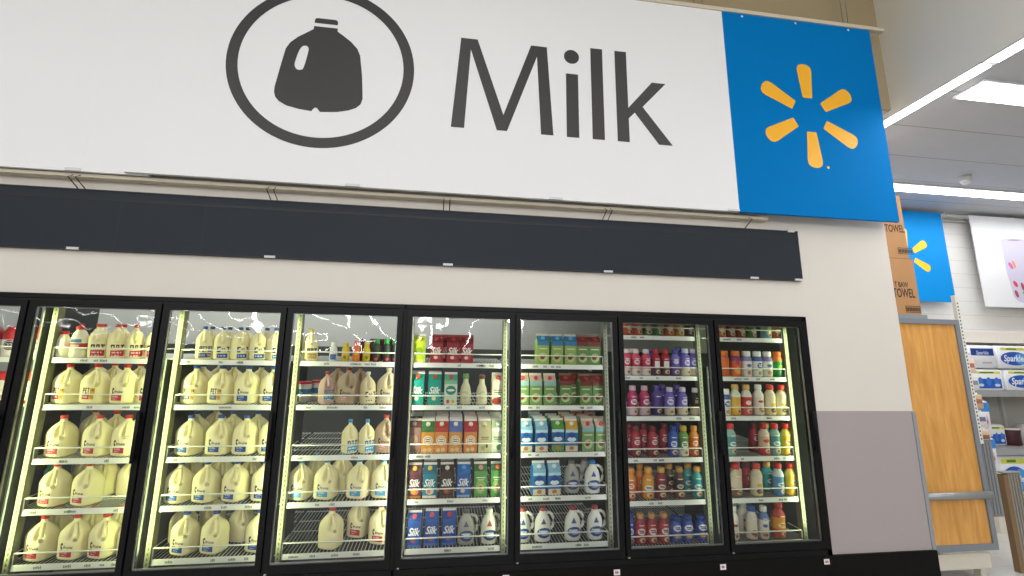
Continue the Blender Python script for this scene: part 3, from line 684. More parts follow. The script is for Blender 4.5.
for i in range(2, 9):       # dark panels added to make the gaps between the bays look dark
    dv = MB(); dv.box(dx(i) - .005, dx(i) + .005, .10, .60, .06, 2.34 if i == 2 else 1.74, mat('23282A', .6, noise=.4, scale=14)); part(dv, 'gap_shade_panel')
GL = glass_mat()
LEDC = {1: 'F4FFD8', 2: 'F2FFB4', 3: 'F2FFB0', 4: 'F4FFC0', 5: 'FBFFE0', 6: 'F4FFD6', 7: 'E8ECF4', 8: 'ECFFD8', 9: 'EAFFC8'}
spacer = mat('9A9C9E', .3, metal=.6, noise=.02)
for i in range(1, NDOOR + 1):
    x0 = dx(i) + .006 + (.012 if i == 5 else 0); x1 = (dx(i + 1) if i < 8 else XR - .034) - .006 - (.012 if i == 4 else 0)
    d = MB(); st = .034
    for a, b_, c_, e in ((x0, x0 + st, ZB + .006, ZT - .006), (x1 - st, x1, ZB + .006, ZT - .006), (x0 + st, x1 - st, ZT - .044, ZT - .006), (x0 + st, x1 - st, ZB + .006, ZB + .052)):
        d.box(a, b_, -.036, -.004, c_, e, blackm)
    g0, g1, h0, h1 = x0 + st, x1 - st, ZB + .052, ZT - .044
    for a, b_, c_, e in ((g0, g0 + .006, h0, h1), (g1 - .006, g1, h0, h1), (g0, g1, h0, h0 + .008), (g0, g1, h1 - .005, h1)):
        d.box(a, b_, -.022, -.008, c_, e, spacer)
    for z in (ZB + .0,):       # hinge pin
        d.box(x0 + .012, x0 + .024, -.034, -.02, z - .004, z + .008, mat('C9C9C9', .3, metal=.8, noise=0))
    D = part(d, 'door')
    g = MB(); g.add([(g0, -.024, h0), (g1, -.024, h0), (g1, -.024, h1), (g0, -.024, h1)], [(0, 1, 2, 3)], GL); part(g, 'glass_pane', D)
    h = MB(); h.rbox(x1 - .030, x1 - .008, -.075, -.055, 1.10, 1.41, blackm, .006)
    for z in (1.13, 1.36): h.box(x1 - .025, x1 - .013, -.056, -.036, z, z + .02, blackm)
    part(h, 'handle', D)
for i in range(1, 10):      # lamps behind the mullions
    x = dx(i) if i < 9 else XR - .04
    l = MB(); l.box(x - .014, x + .014, .050, .062, .52, 2.05, mat('2E302E', .5, noise=0)); l.add([(x - .008, .0624, .53), (x + .008, .0624, .53), (x + .008, .0624, 2.04), (x - .008, .0624, 2.04)], [(3, 2, 1, 0)], glow(LEDC[i], 6 if i not in (7, 8) else 1.5)); part(l, 'light_strip')
SHZ = {k: (1.742, 1.44, 1.105, .805, .49) for k in range(1, 7)}
SHZ.update({7: (1.98, 1.665, 1.36, 1.055, .752, .445), 8: (1.98, 1.665, 1.36, 1.055, .752, .445)})
SLOPE = math.tan(math.radians(6))
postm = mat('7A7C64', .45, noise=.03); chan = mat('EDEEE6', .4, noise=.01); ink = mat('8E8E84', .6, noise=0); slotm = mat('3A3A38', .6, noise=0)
for i in range(1, NDOOR + 1):
    a, b_ = dx(i) + .06, dx(i) + PITCH - .06
    for side, x0, x1 in (('l', a - .034, a - .004), ('r', b_ + .004, b_ + .034)):
        if (side == 'r' and i < 5) or (side == 'l' and i > 5): continue
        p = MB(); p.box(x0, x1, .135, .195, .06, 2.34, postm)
        for k in range(60):
            z = .46 + k * .03; p.box(x0 + .011, x0 + .019, .1342, .1349, z, z + .014, slotm)
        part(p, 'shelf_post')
    for si, z in enumerate(SHZ[i]):
        if i == 1 and si > 1: continue
        s = MB(); D = .8
        def pt(x, y, dz=0): return (x, y, z - .006 + (y - .15) * SLOPE + dz)
        n = 30
        for k in range(n + 1):
            x = dx(i) + .02 + (PITCH - .04) * k / n; s.rod(pt(x, .16), pt(x, .15 + D), .0028, wire, 4)
        for y in (.17, .36, .55, .74, .94): s.rod(pt(dx(i) + .01, y, -.006), pt(dx(i) + PITCH - .01, y, -.006), .0035, wire, 5)
        S = part(s, 'shelf')
        r = random.Random(i * 10 + si)
        e = MB(); bottom = si == len(SHZ[i]) - 1
        e.add([(a, .148, z - .034), (b_, .148, z - .034), (b_, .152, z), (a, .152, z)], [(0, 1, 2, 3)], chan)
        e.box(a, b_, .153, .158, z - .034, z, chan)
        for q in range(r.randint(2, 5)):      # small faded price figures
            px = r.uniform(a + .03, b_ - .08)
            for g in range(r.randint(3, 5)):
                xx = px + g * .009; e.box(xx, xx + .006, .1465, .1472, z - .024, z - .012 + r.choice((0, .003)), ink)
        part(e, 'price_rail', S)
        q = MB(); q.rod((a, .152, z + .066), (b_, .152, z + .066), .0048, chan, 6)
        for x in (a, b_): q.rod((x, .155, z - .01), (x, .152, z + .066), .0035, chan, 6); q.rod((x, .152, z + .066), (x, .30, z + .08), .003, chan, 5)
        part(q, 'front_rail', S)

# --- stock
ORD = ('first', 'second', 'third', 'fourth', 'fifth', 'sixth', 'seventh', 'eighth')
def shelf_word(si, n): return ('top', 'second', 'third', 'fourth', 'fifth', 'sixth')[si] if si < n - 1 else 'bottom'
TILT = math.radians(6)
# keep neighbours from touching and number each row
rows = {}
for di, s in ((5, 3), (6, 3)):       # deep files of cartons whose tops show one behind the other
    for row in 'de': STOCK[(di, s, row)] = [(k, x + .003) for k, x in STOCK[(di, s, 'c')]]
STOCK[(5, 4, 'd')] = list(STOCK[(5, 4, 'c')])
for (di, s, row), items in STOCK.items():
    rows.setdefault((di, s, {'f': 'front', 'd': 'back2', 'e': 'back3'}.get(row, 'back')), []).extend([(x, k, row) for k, x in items])
def width_of(k):
    if 'w' not in KW.setdefault(k, {}):
        xs = [v.co.x for v in KINDS[k][3]['body'].vertices]; KW[k]['w'] = max(xs) - min(xs); KW[k]['r'] = max(abs(v.co.y) for v in KINDS[k][3]['body'].vertices)
    return KW[k]['w']
KW = {}
FAMILY = {'milk_jug': 'gallon jugs', 'half_gallon_jug': 'half-gallon jugs', 'milk_carton': 'cartons', 'creamer_bottle': 'creamer bottles', 'drink_bottle': 'drink bottles', 'juice_bottle': 'small juice bottles',
          'handled_jug': 'side-handled jugs', 'creamer_tub': 'creamer canisters', 'milk_bottle': 'round milk bottles', 'yogurt_tub': 'lidded tubs'}
front_y = {}
rng = random.Random(3)
for key in sorted(rows, key=lambda t: (t[0], t[1], ('front', 'back', 'back2', 'back3').index(t[2]))):
    di, s, fb = key; L = sorted(rows[key])
    # spread touching neighbours
    for _ in range(30):
        for j in range(len(L) - 1):
            need = (width_of(L[j][1]) + width_of(L[j + 1][1])) / 2 + .003
            gap = L[j + 1][0] - L[j][0]
            if gap < need:
                e = (need - gap) / 2
                L[j] = (L[j][0] - e,) + L[j][1:]; L[j + 1] = (L[j + 1][0] + e,) + L[j + 1][1:]
    z0 = SHZ[di][s - 1]
    L = [(min(max(x, dx(di) + .02 + width_of(k) / 2), dx(di) + PITCH - .02 - width_of(k) / 2), k, rw) for x, k, rw in L]
    for j, (x, k, row) in enumerate(L):
        name, cat, desc, meshes, dep = KINDS[k]; width_of(k); hd = KW[k]['r']
        y = .172 + hd
        if fb == 'front': front_y.setdefault((di, s), []).append((x, KW[k]['w'] / 2, y + hd))
        else:
            # just behind whatever stands in front of it
            y = .172 + hd + {'b': .13, 'c': .02, 'm': .05, 'd': .12, 'e': .22}[row]
            for fx, fw, fyb in front_y.get((di, s), []):
                if abs(fx - x) < fw + KW[k]['w'] / 2: y = max(y, fyb + hd + .006)
            front_y.setdefault((di, s), []).append((x, KW[k]['w'] / 2, y + hd))
        z = z0 + (y - .15) * SLOPE - .0005
        rz = 0
        if name == 'milk_jug': rz = math.radians(rng.uniform(21, 31))
        elif name == 'half_gallon_jug': rz = math.radians(rng.uniform(-12, 6))
        elif cat == 'carton': rz = math.radians(rng.uniform(-4, 4))
        elif name != 'handled_jug': rz = math.radians(rng.uniform(-14, 14))
        o = link(name, meshes['body'], None, (x, y, z)); o.rotation_euler = (TILT, 0, rz)
        o.rotation_mode = 'XYZ'
        o.matrix_world = Matrix.Translation((x, y, z)) @ Matrix.Rotation(TILT, 4, 'X') @ Matrix.Rotation(rz, 4, 'Z')
        for pn, me in meshes.items():
            if pn == 'body' or (fb != 'front' and pn == 'label' and row == 'b'): continue
            link(pn, me, o)
        n = len(SHZ[di])
        same = [q for q in L if q[1] == k]; idx = same.index((x, k, row))
        where = f"{shelf_word(s - 1, n)} shelf, {ORD[di - 1]} cooler door"
        pos = {'front': 'front row', 'back': 'row behind', 'back2': 'third row', 'back3': 'fourth row'}[fb]
        lab = f"{desc}, {ORD[idx]} such in {pos}, {where}" if len(same) > 1 else f"{desc}, {pos}, {where}"
        tag(o, lab, cat, f"{FAMILY[name]} behind the {ORD[di - 1]} cooler door")

# red packs seen through the first door
def tubs_first_door():
    pk = MB(); redc = cm('B5262E'); wh = cm('E8E2DA')
    pk.lathe([(0, .060, wh), (.02, .064, wh), (.11, .066, redc), (.16, .06, redc), (.19, .045, redc), (.2, .03, redc)], wh, 24)
    mp = lambda u, z: (.0668 * math.sin(u / .066), -.0668 * math.cos(u / .066), z)
    disc(pk, mp, .012, .075, .034, .034, cm('4A2A52')); disc(pk, lambda u, z: tuple(v * 1.006 if q < 2 else v for q, v in enumerate(mp(u, z))), .012, .075, .027, .027, wh)
    disc(pk, lambda u, z: tuple(v * 1.010 if q < 2 else v for q, v in enumerate(mp(u, z))), .012, .075, .024, .024, cm('4A2A52'))
    put_text(pk, '22', lambda u, z: tuple(v * 1.016 if q < 2 else v for q, v in enumerate(mp(u, z))), .012, .075, .03, wh)
    me = pk.mesh('dairy_pack'); k = 0
    for x in (-.09, -.235, -.38):
        k += 1
        o = link('dairy_pack', me, None, (x, .25, 1.742 + .1 * SLOPE)); o.rotation_euler = (TILT, 0, 0)
        tag(o, f"red-and-white pack with round dark badge, {ORD[3 - k]} on top shelf, first cooler door", 'pack', 'red packs behind the first cooler door')
    p2 = MB(); p2.rbox(-.065, .065, -.05, .05, 0, .2, cm('C0262C'), .02); mq = lambda u, z: (u, -.0506, z)
    disc(p2, mq, .02, .1, .03, .05, cm('E8DCD2')); rect(p2, mq, -.04, .045, .02, .05, cm('E6C9C0'), 1, 1)
    me2 = p2.mesh('red_pack')
    for k, x in enumerate((-.105, -.245)):
        o = link('red_pack', me2, None, (x, .25, 1.44 + .1 * SLOPE)); o.rotation_euler = (TILT, 0, 0)
        tag(o, f"glossy red pack, {ORD[1 - k]} on second shelf behind first cooler door", 'pack', 'red packs behind the first cooler door')
tubs_first_door()
# number stickers on the black base below the doors
st = MB(); st.box(-.022, .022, -.0008, 0, -.018, .018, mat('E6E2E2', .5, noise=.02)); 
for x in (-.012, -.002): st.box(x, x + .008, -.0014, -.0008, -.008, .008, mat('A84A4A', .5, noise=0))
st.box(.009, .014, -.0014, -.0008, -.006, .004, ink); sm = st.mesh('door_sticker')
for x, d in ((3.068, 'fifth'), (3.83, 'sixth'), (4.61, 'seventh'), (5.425, 'eighth')):
    o = link('door_sticker', sm, None, (x, -.0222, .345)); tag(o, f'small white sticker on black base under corner of {d} cooler door', 'sticker', 'stickers on the black base')

# --- navy band on the wall
navy = mat('242A33', .6, noise=.08, scale=120, spec=.25); clipm = mat('C9CACB', .35, noise=.02); darkwire = mat('1E1E20', .5, noise=0)
band_o = empty('navy_wall_band', (2.0, 0, 2.44)); tag(band_o, 'long dark navy sign band fixed to wall above the cooler doors', 'sign band')
b = MB(); b.box(-2.4, 5.486, -.032, -.004, 2.441, 2.846, navy); b.box(-2.4, 5.486, -.036, -.004, 2.846, 2.855, mat('15181E', .5, noise=0))
b.box(-2.4, 5.486, -.0335, -.032, 2.780, 2.800, mat('12161C', .5, noise=.05)); b.box(-2.4, 5.486, -.034, -.004, 2.436, 2.441, mat('14161A', .5, noise=0))  # upper dark stripe paints in the rail's shadow on the panel
for x in (.42, .95): b.box(x, x + .003, -.0326, -.032, 2.45, 2.78, mat('20262F', .5, noise=0))
o = part(b, 'panel', band_o); o.location = (-2, 0, -2.44)
for x in (.186, 1.40, 2.62, 3.834, 5.052, 5.445):
    c = MB(); c.box(x - .035, x + .035, -.040, -.03, 2.434, 2.450, clipm); o = part(c, 'clip', band_o); o.location = (-2, 0, -2.44)
for x in (5.42,):
    c = MB(); c.box(x - .03, x + .03, -.042, -.01, 2.843, 2.862, clipm); o = part(c, 'clip', band_o); o.location = (-2, 0, -2.44)

# --- the big hanging signs
SY = -.13
white_sign = mat('EAEAED', .6, noise=.01, scale=2, spec=.2); blue_sign = mat('0074BC', .7, noise=.02, scale=2, spec=.05); char = mat('3B3A3B', .5, noise=.02); yel = mat('F5B325', .45, noise=.03)
def sign_clip(parent, xs):
    for x in xs:
        c = MB(); c.box(x - .05, x + .05, SY - .005, SY + .01, 2.957, 2.975, mat('D2D3D4', .3, noise=.01)); c.obj('clip', parent)
sg = MB(); sg.box(.462, 4.908, SY, SY + .025, 2.957, 4.80, white_sign)
ms = sg.obj('milk_sign'); tag(ms, 'big white wall sign with dark jug emblem and the word Milk', 'sign')
E = SY - .0015
t = MB()
t.poly([(2.604, 3.481), (2.66, 4.25), (2.789, 4.25), (3.0, 3.618), (3.216, 4.25), (3.345, 4.25), (3.392, 3.481), (3.294, 3.481), (3.264, 4.154), (3.029, 3.485), (2.951, 3.485), (2.738, 4.154), (2.703, 3.481)], E, char)
t.poly([(3.499, 3.479), (3.599, 3.479), (3.599, 4.032), (3.499, 4.032)], E, char)
t.poly([(3.548 + .063 * math.cos(a * PI / 14), 4.187 + .063 * math.sin(a * PI / 14)) for a in range(28)], E, char)
t.poly([(3.707, 3.479), (3.807, 3.479), (3.807, 4.287), (3.707, 4.287)], E, char)
t.poly([(3.912, 3.479), (4.012, 3.479), (4.012, 4.287), (3.912, 4.287)], E, char)
t.poly([(4.009, 3.683), (4.064, 3.742), (4.257, 3.479), (4.374, 3.479), (4.134, 3.80), (4.343, 4.029), (4.224, 4.029), (4.009, 3.777)], E, char)
t.obj('lettering', ms)
r = MB(); n = 96; vs = []
for k in range(n):
    a = 2 * PI * k / n
    for rr in (.583, .662): vs.append((1.652 + rr * math.cos(a), E, 3.891 + rr * math.sin(a)))
r.add(vs, [(2 * k, 2 * ((k + 1) % n), 2 * ((k + 1) % n) + 1, 2 * k + 1) for k in range(n)], char); r.obj('ring', ms)
j = MB()
def spline(P, n=5):
    out = []; N = len(P)
    for i in range(N):
        p0, p1, p2, p3 = [Vector(P[(i + q) % N]) for q in (-1, 0, 1, 2)]
        for k in range(n):
            u = k / n; out.append(tuple(.5 * ((2 * p1) + (p2 - p0) * u + (2 * p0 - 5 * p1 + 4 * p2 - p3) * u * u + (3 * p1 - p0 - 3 * p2 + p3) * u ** 3)))
    return out
left = [(1.564, 4.21), (1.564, 4.184), (1.52, 4.15), (1.46, 4.105), (1.41, 4.052), (1.384, 3.998), (1.36, 3.84), (1.338, 3.68), (1.338, 3.64), (1.35, 3.60), (1.378, 3.568), (1.43, 3.54), (1.51, 3.522), (1.604, 3.511), (1.612, 3.525), (1.624, 3.541), (1.64, 3.541), (1.652, 3.525), (1.664, 3.511), (1.78, 3.522), (1.86, 3.542), (1.912, 3.568), (1.942, 3.60), (1.953, 3.645), (1.95, 3.69), (1.936, 3.84), (1.912, 4.0), (1.888, 4.055), (1.84, 4.108), (1.785, 4.15), (1.735, 4.184), (1.735, 4.21)]
hole = spline([(1.478, 3.99), (1.495, 4.026), (1.52, 4.037), (1.54, 4.022), (1.541, 3.98), (1.522, 3.86), (1.504, 3.835), (1.474, 3.838), (1.457, 3.87), (1.462, 3.92)], 4)
from mathutils.geometry import tessellate_polygon
tri = tessellate_polygon([[Vector((p[0], p[1], 0)) for p in left], [Vector((p[0], p[1], 0)) for p in hole]])
pts = left + hole
j.add([(p[0], E, p[1]) for p in pts], [q if (pts[q[1]][0]-pts[q[0]][0])*(pts[q[2]][1]-pts[q[0]][1])-(pts[q[1]][1]-pts[q[0]][1])*(pts[q[2]][0]-pts[q[0]][0]) > 0 else q[::-1] for q in tri], char)
j.poly([(1.566, 4.238), (1.733, 4.238), (1.733, 4.262), (1.727, 4.276), (1.714, 4.281), (1.585, 4.281), (1.572, 4.276), (1.566, 4.262)], E, char)
j.obj('jug_emblem', ms)
sign_clip(ms, (1.93, 3.407, 4.86))
sg = MB(); sg.box(4.908, 6.372, SY, SY + .025, 2.957, 4.80, blue_sign)
bs = sg.obj('blue_spark_sign'); tag(bs, 'bright blue wall sign with yellow six-ray spark beside the word Milk', 'sign')
def spark(mb, cx, cz, k, y, m, which=range(6)):
    for q in which:
        a = math.radians(90 + 60 * q); ux, uz = math.cos(a), math.sin(a); px, pz = -uz, ux
        P = []
        prof = [(.160, -.036), (.163, -.043), (.172, -.046)] + [(.30, -.058), (.42, -.070), (.455, -.066), (.475, -.05), (.486, -.025), (.489, 0)]
        prof = prof + [(r_, -w_) for r_, w_ in prof[-2::-1]]
        for r_, w_ in prof: P.append((cx + k * (r_ * ux + w_ * px), cz + k * (r_ * uz + w_ * pz)))
        mb.poly(P, y, m)
s = MB(); spark(s, 5.645, 3.877, 1, E, yel); s.poly([(5.76 + .012 * math.cos(a), 3.40 + .012 * math.sin(a)) for a in [q * PI / 6 for q in range(12)]], E, yel); s.obj('spark', bs)
s = MB()
for x in (5.1, 5.62, 6.15): s.lathe([(0, .008), (.003, .006)], clipm, 8, ox=0)
for p_ in ((5.1, 4.775), (5.62, 4.775), (6.15, 4.775)):
    q = MB(); disc(q, lambda u, z: (u, E, z), p_[0], p_[1], .011, .011, mat('D5D8DA', .3, noise=0), 10); q.obj('screw', bs)
for x0, x1, z0, lab in ((-2.3, .198, 2.966, 'plain white sign panel at the far end beyond the jug emblem'), (.1985, .60, 2.966, 'narrow plain white sign panel next to the jug emblem sign')):
    p = MB(); p.box(x0, x1, SY + .03, SY + .05, 2.952, 4.80, white_sign); o = p.obj('blank_sign_panel'); tag(o, lab, 'sign', 'blank sign panels')
    if x0 < 0:
        c = MB(); c.box(.10, .19, SY + .022, SY + .032, 2.952, 2.972, mat('D2D3D4', .3, noise=.01)); c.obj('clip', o)
rail = empty('sign_hanging_rail', (2, -.1, 4.82)); tag(rail, 'beige rail along the top edge of the signs with hanging wires', 'rail')
tan = mat('CFC5B2', .5, noise=.02)
q = MB(); q.box(-2.4, 6.52, SY - .012, SY + .035, 4.80, 4.835, tan); o = q.obj('bar', rail); o.location = (-2, .1, -4.82)
for x in (4.66, 4.74, 6.12, 6.17, 2.0, 2.05):
    q = MB(); q.rod((x, SY + .01, 4.83), (x + (.03 if x in (4.74, 6.17) else -.0), SY + .01, HIGH - .01), .004, mat('8A8474', .5, noise=0)); o = q.obj('hanging_wire', rail); o.location = (-2, .1, -4.82)
low = empty('sign_support_rail', (2, 0, 2.93)); tag(low, 'beige support rail with black wire arms under the signs', 'rail')
q = MB(); q.box(-2.4, 5.2, SY + .06, SY + .085, 2.926, 2.95, tan); q.box(-2.4, 5.2, -.03, -.005, 2.93, 2.942, tan); o = q.obj('bar', low); o.location = (-2, 0, -2.93)
for x in (.165, 1.385, 2.595, 3.825, 5.035):
    for s_ in (-.022, .022):
        q = MB(); q.tube([(x + s_, SY + .04, 2.928), (x + s_, SY, 2.90), (x + s_, -.03, 2.858)], .0035, darkwire, 6); o = q.obj('wire_arm', low); o.location = (-2, 0, -2.93)
        if x > 5: break

# --- ceiling lamps
def strip(name, x0, x1, y0, y1, z, lab, group, power, vis=True, col='FDFDFF', em=9):
    t = empty(name, ((x0 + x1) / 2, (y0 + y1) / 2, z)); tag(t, lab, 'ceiling light', group)
    hx, hy = (x1 - x0) / 2, (y1 - y0) / 2
    h = MB(); h.box(-hx - .02, hx + .02, -hy - .02, hy + .02, 0, .015, mat('E4E4E4', .4, noise=.01)); h.obj('housing', t)
    d = MB()
    if hx > hy: prof = [(-hy, 0), (-hy, -.008), (-hy * .5, -.02), (hy * .5, -.02), (hy, -.008), (hy, 0)]; vs = [(sx * hx, p[0], p[1]) for sx in (-1, 1) for p in prof]
    else: prof = [(-hx, 0), (-hx, -.008), (-hx * .5, -.02), (hx * .5, -.02), (hx, -.008), (hx, 0)]; vs = [(p[0], -sx * hy, p[1]) for sx in (-1, 1) for p in prof]
    n = 6; d.add(vs, [(k, k + 1, n + k + 1, n + k) for k in range(n - 1)] + [tuple(range(n))[::-1], tuple(range(n, 2 * n))], glow(col, em)); d.obj('diffuser', t)
    return t
Zc = CEIL - .0155
strip('strip_light', 6.66, 6.80, -.68, 1.9, Zc, 'long fluorescent strip light along the beige bulkhead, ending behind the blue sign', 'fluorescent strips of the low ceiling', 0)
strip('strip_light', 6.66, 6.80, -3.3, -.74, Zc, 'second fluorescent strip along the beige bulkhead, cut by the picture edge', 'fluorescent strips of the low ceiling', 0)
strip('strip_light', 6.98, 9.6, -.50, -.28, Zc, 'wide fluorescent strip light running crosswise beside the bulkhead strip', 'fluorescent strips of the low ceiling', 0)
strip('strip_light', 7.1, 9.79, 1.40, 1.57, Zc, 'far fluorescent strip light on grey ceiling above the small blue banner', 'fluorescent strips of the low ceiling', 0)
strip('strip_light', 9.83, 12.6, 1.40, 1.57, Zc, 'far fluorescent strip light on grey ceiling above the flowered banner', 'fluorescent strips of the low ceiling', 0)
s = empty('ceiling_sensor', (8.79, 1.10, CEIL)); tag(s, 'small white dome sensor on the grey ceiling', 'sensor')
q = MB(); q.lathe([(-.10, .012), (-.095, .03), (-.075, .048), (-.05, .055)], mat('E8E8E8', .3, noise=.01), 18); q.obj('dome', s)
q = MB(); q.lathe([(-.05, .06), (0, .06)], mat('CFCFCF', .4, noise=.01), 18); q.obj('base', s)

# --- gondola end with wooden panel, behind the wall corner
GX0, GX1, GY = 6.62, 7.335, .32
greym = mat('7C8288', .45, noise=.04); off = mat('D3CDBD', .5, noise=.04)
g = empty('shelving_gondola', ((GX0 + GX1) / 2, .9, 0)); tag(g, 'tall shelving unit end with grey-framed maple wood panel beside wall corner', 'shelving unit')
def gp(mb, name):
    o = mb.obj(name, g); o.location = (-(GX0 + GX1) / 2, -.9, 0); return o
q = MB(); q.box(GX0 + .03, GX1 - .03, GY, GY + .025, .30, 2.17, wood_mat()); gp(q, 'wood_panel')
q = MB(); fw = .045
q.box(GX0, GX0 + fw, GY - .015, GY + .03, .25, 2.21, greym); q.box(GX1 - fw, GX1, GY - .015, GY + .03, .25, 2.21, greym)
q.box(GX0 + fw, GX1 - fw, GY - .015, GY + .03, 2.165, 2.21, greym); q.box(GX0 + fw, GX1 - fw, GY - .015, GY + .03, .25, .30, greym); gp(q, 'panel_frame')
q = MB(); q.rod((GX0, GY - .03, .69), (GX1 - .01, GY - .03, .69), .032, mat('9A9C9C', .35, metal=.3, noise=.03), 10); gp(q, 'cross_bar')
q = MB(); q.box(GX0, GX1 - .06, GY + .02, 1.75, .10, .22, off); gp(q, 'base')
for x in (GX0 + .05, GX1 - .13):
    q = MB(); q.box(x, x + .05, GY + .06, GY + .12, 0, .10, off); gp(q, 'foot')
q = MB(); q.box(GX0, GX1 - .28, GY + .03, 1.8, 2.19, 2.255, mat('8A9096', .4, noise=.03)); gp(q, 'top_shelf')
q = MB(); q.box(GX0 + .2, GX0 + .24, GY + .05, 1.75, .2, 2.2, mat('C9C6BE', .5, noise=.04)); gp(q, 'back_panel')
q = MB()
q.box(GX1 + .095, GX1 + .13, GY + .06, GY + .095, 1.10, 2.46, mat('DDDAD2', .4, noise=.02))
for k in range(38): q.box(GX1 + .106, GX1 + .118, GY + .0585, GY + .0599, .115 + 1.02 + k * .0335, 1.15 + k * .0335, slotm)
gp(q, 'perforated_upright')
q = MB(); q.box(GX1 - .03, GX1 + .095, GY + .06, GY + .09, 1.2, 1.24, greym); q.box(GX1 - .03, GX1 + .095, GY + .06, GY + .09, 1.9, 1.94, greym); gp(q, 'upright_bracket')
q = MB(); q.box(GX1 + .125, GX1 + .235, GY + .08, GY + .14, .48, 1.12, mat('A09C94', .35, metal=.5, noise=.05))
for k in range(3): q.box(GX1 + .135 + k * .033, GX1 + .152 + k * .033, GY + .074, GY + .08, .49, 1.11, greym)
q.rbox(GX1 + .121, GX1 + .239, GY + .07, GY + .144, 1.12, 1.135, greym, .01); q.box(GX1 - .04, GX1 + .13, GY + .10, GY + .13, .55, .60, greym); q.box(GX1 - .04, GX1 + .13, GY + .10, GY + .13, 1.0, 1.05, greym); gp(q, 'side_guard')
# strip of hanging packets on the side of the unit
cs = [('E0C9B6', 1.80, 'beige packet topmost on the hanging strip beside the wood panel'), ('D8D4D2', 1.64, 'pale grey packet second from top on the hanging strip'), ('C9A888', 1.47, 'tan packet in the middle of the hanging strip'), ('D6D2D4', 1.31, 'white printed packet below the tan one on the hanging strip'), ('C6A58E', 1.15, 'brownish packet lowest on the hanging strip beside the wood panel')]
for k, (col, z, lab) in enumerate(cs):
    p = MB(); x = GX1 + .205 + .006 * k; y = GY + .12
    p.rbox(-.05, .05, -.012, .012, -.07, .06, cm(col), .01); rect(p, lambda u, v: (u, -.0124, v), -.035, .035, -.02, .02, cm(('B06A5A', '8A8A92', '9A6A4A', '6A6E8A', '8A5A4A')[k]), 1, 1)
    p.box(-.012, .012, -.002, .002, .058, .08, cm('EDEAE4'))
    o = p.obj('hanging_packet', None, (x, y, z)); tag(o, lab, 'packet', 'packets on the hanging strip')
q = MB(); q.box(GX1 + .20, GX1 + .215, GY + .134, GY + .14, 1.05, 1.92, mat('E4E4E0', .3, noise=.01)); q.box(GX1 + .12, GX1 + .21, GY + .096, GY + .14, 1.9, 1.915, wire); o = q.obj('clip_strip'); tag(o, 'thin plastic clip strip holding packets beside the wood panel', 'clip strip')

# cardboard boxes on top of the unit
card = mat('B08357', .75, noise=.07, scale=8); cdark = mat('3A2C22', .7, noise=0)
def box(z0, z1, x1, texts, lab, tape=True):
    b = MB(); b.box(-.5, 0, 0, .45, 0, z1 - z0, card); b.box(-.5, 0, .2, .23, z1 - z0, z1 - z0 + .001, mat('C69B6C', .5, noise=.02))
    b.box(-.5005, .0005, -.0006, .0004, z1 - z0 - .006, z1 - z0 - .001, mat('7A5836', .8, noise=0))
    o = b.obj('cardboard_box', None, (x1, GY + .05, z0)); tag(o, lab, 'box', 'cardboard boxes on the shelving unit')
    for t in texts:
        p = MB()
        if t[0] == 'bar':
            for k in range(9): p.box(t[1] + k * t[3] / 9, t[1] + (k + .75) * t[3] / 9, -.001, -.0004, t[2] + .012, t[2] + .048, cdark)
            for z in (t[2], t[2] + .056): p.box(t[1] - .006, t[1] + t[3] + .004, -.001, -.0004, z, z + .006, cdark)
            for x in (t[1] - .008, t[1] + t[3] + .002): p.box(x, x + .004, -.001, -.0004, t[2], t[2] + .062, cdark)
        else: put_text(p, t[0], lambda u, v: (u, -.0012, v), t[1], t[2], t[3], cdark, 0, .02, t[4])
        p.obj('barcode_print' if t[0] == 'bar' else 'lettering', o)
box(2.257, 2.80, 7.02, [('T', -.27, .42, .04, 1.3), ('T BAW', -.17, .285, .15, 1.5), ('TOWEL', -.155, .205, .235, 1.75), ('bar', -.155, .02, .15)], 'lower brown cardboard box marked TOWEL on top of shelving unit')
box(2.80, 3.44, 6.985, [('PAPER', -.14, .46, .2, 1.5), ('TOWEL', -.112, .295, .215, 1.7), ('bar', -.105, .04, .15)], 'upper brown cardboard box marked TOWEL stacked under the blue sign edge')
# small dark-and-white pack lying on the upper box
p = MB(); p.rbox(-.06, .06, 0, .1, 0, .12, cm('E4E4E4'), .015); rect(p, lambda u, v: (u, -.001, v), -.04, .05, .02, .05, cm('2A3350'), 1, 1); rect(p, lambda u, v: (u, -.001, v), -.04, .05, .065, .095, cm('3A3A40'), 1, 1)
o = p.obj('towel_pack', None, (6.93, GY + .16, 3.44)); tag(o, 'small white pack with dark print on top of the upper cardboard box', 'pack')

# --- far wall: banners, rail, shelves
q = MB(); q.rod((7.2, 2.13, 4.04), (12.6, 2.13, 4.04), .014, mat('C8C8C8', .35, noise=.01)); q.rod((7.2, 2.2, 3.985), (12.6, 2.2, 3.985), .01, mat('B8B8B8', .35, noise=.01))
for x in (8.5, 9.72, 10.9): q.rod((x, 2.13, 4.04), (x, 2.13, 4.079), .008, clipm)
for x in (8.5, 9.72, 10.9): q.rod((x, 2.13, 4.04), (x, 2.25, 3.985), .006, clipm)
o = q.obj('banner_rail'); tag(o, 'thin grey rail along the top of the far white wall', 'rail')
q = MB(); q.box(8.34, 9.62, 2.10, 2.112, 2.75, 4.05, mat('0A8AD6', .6, noise=.02, scale=2, spec=.1)); o = q.obj('blue_spark_banner'); tag(o, 'smaller blue banner with yellow spark hanging on the far white wall', 'banner')
q = MB(); spark(q, 8.95, 3.395, .80, 2.0985, mat('FFC220', .45, noise=.02)); q.obj('spark', o)
q = MB(); q.box(10.10, 12.1, 2.10, 2.112, 2.71, 4.05, mat('E6E7EA', .45, noise=.01, scale=2)); o = q.obj('picture_banner'); tag(o, 'white banner picturing a flowered paper towel roll on far wall', 'banner')
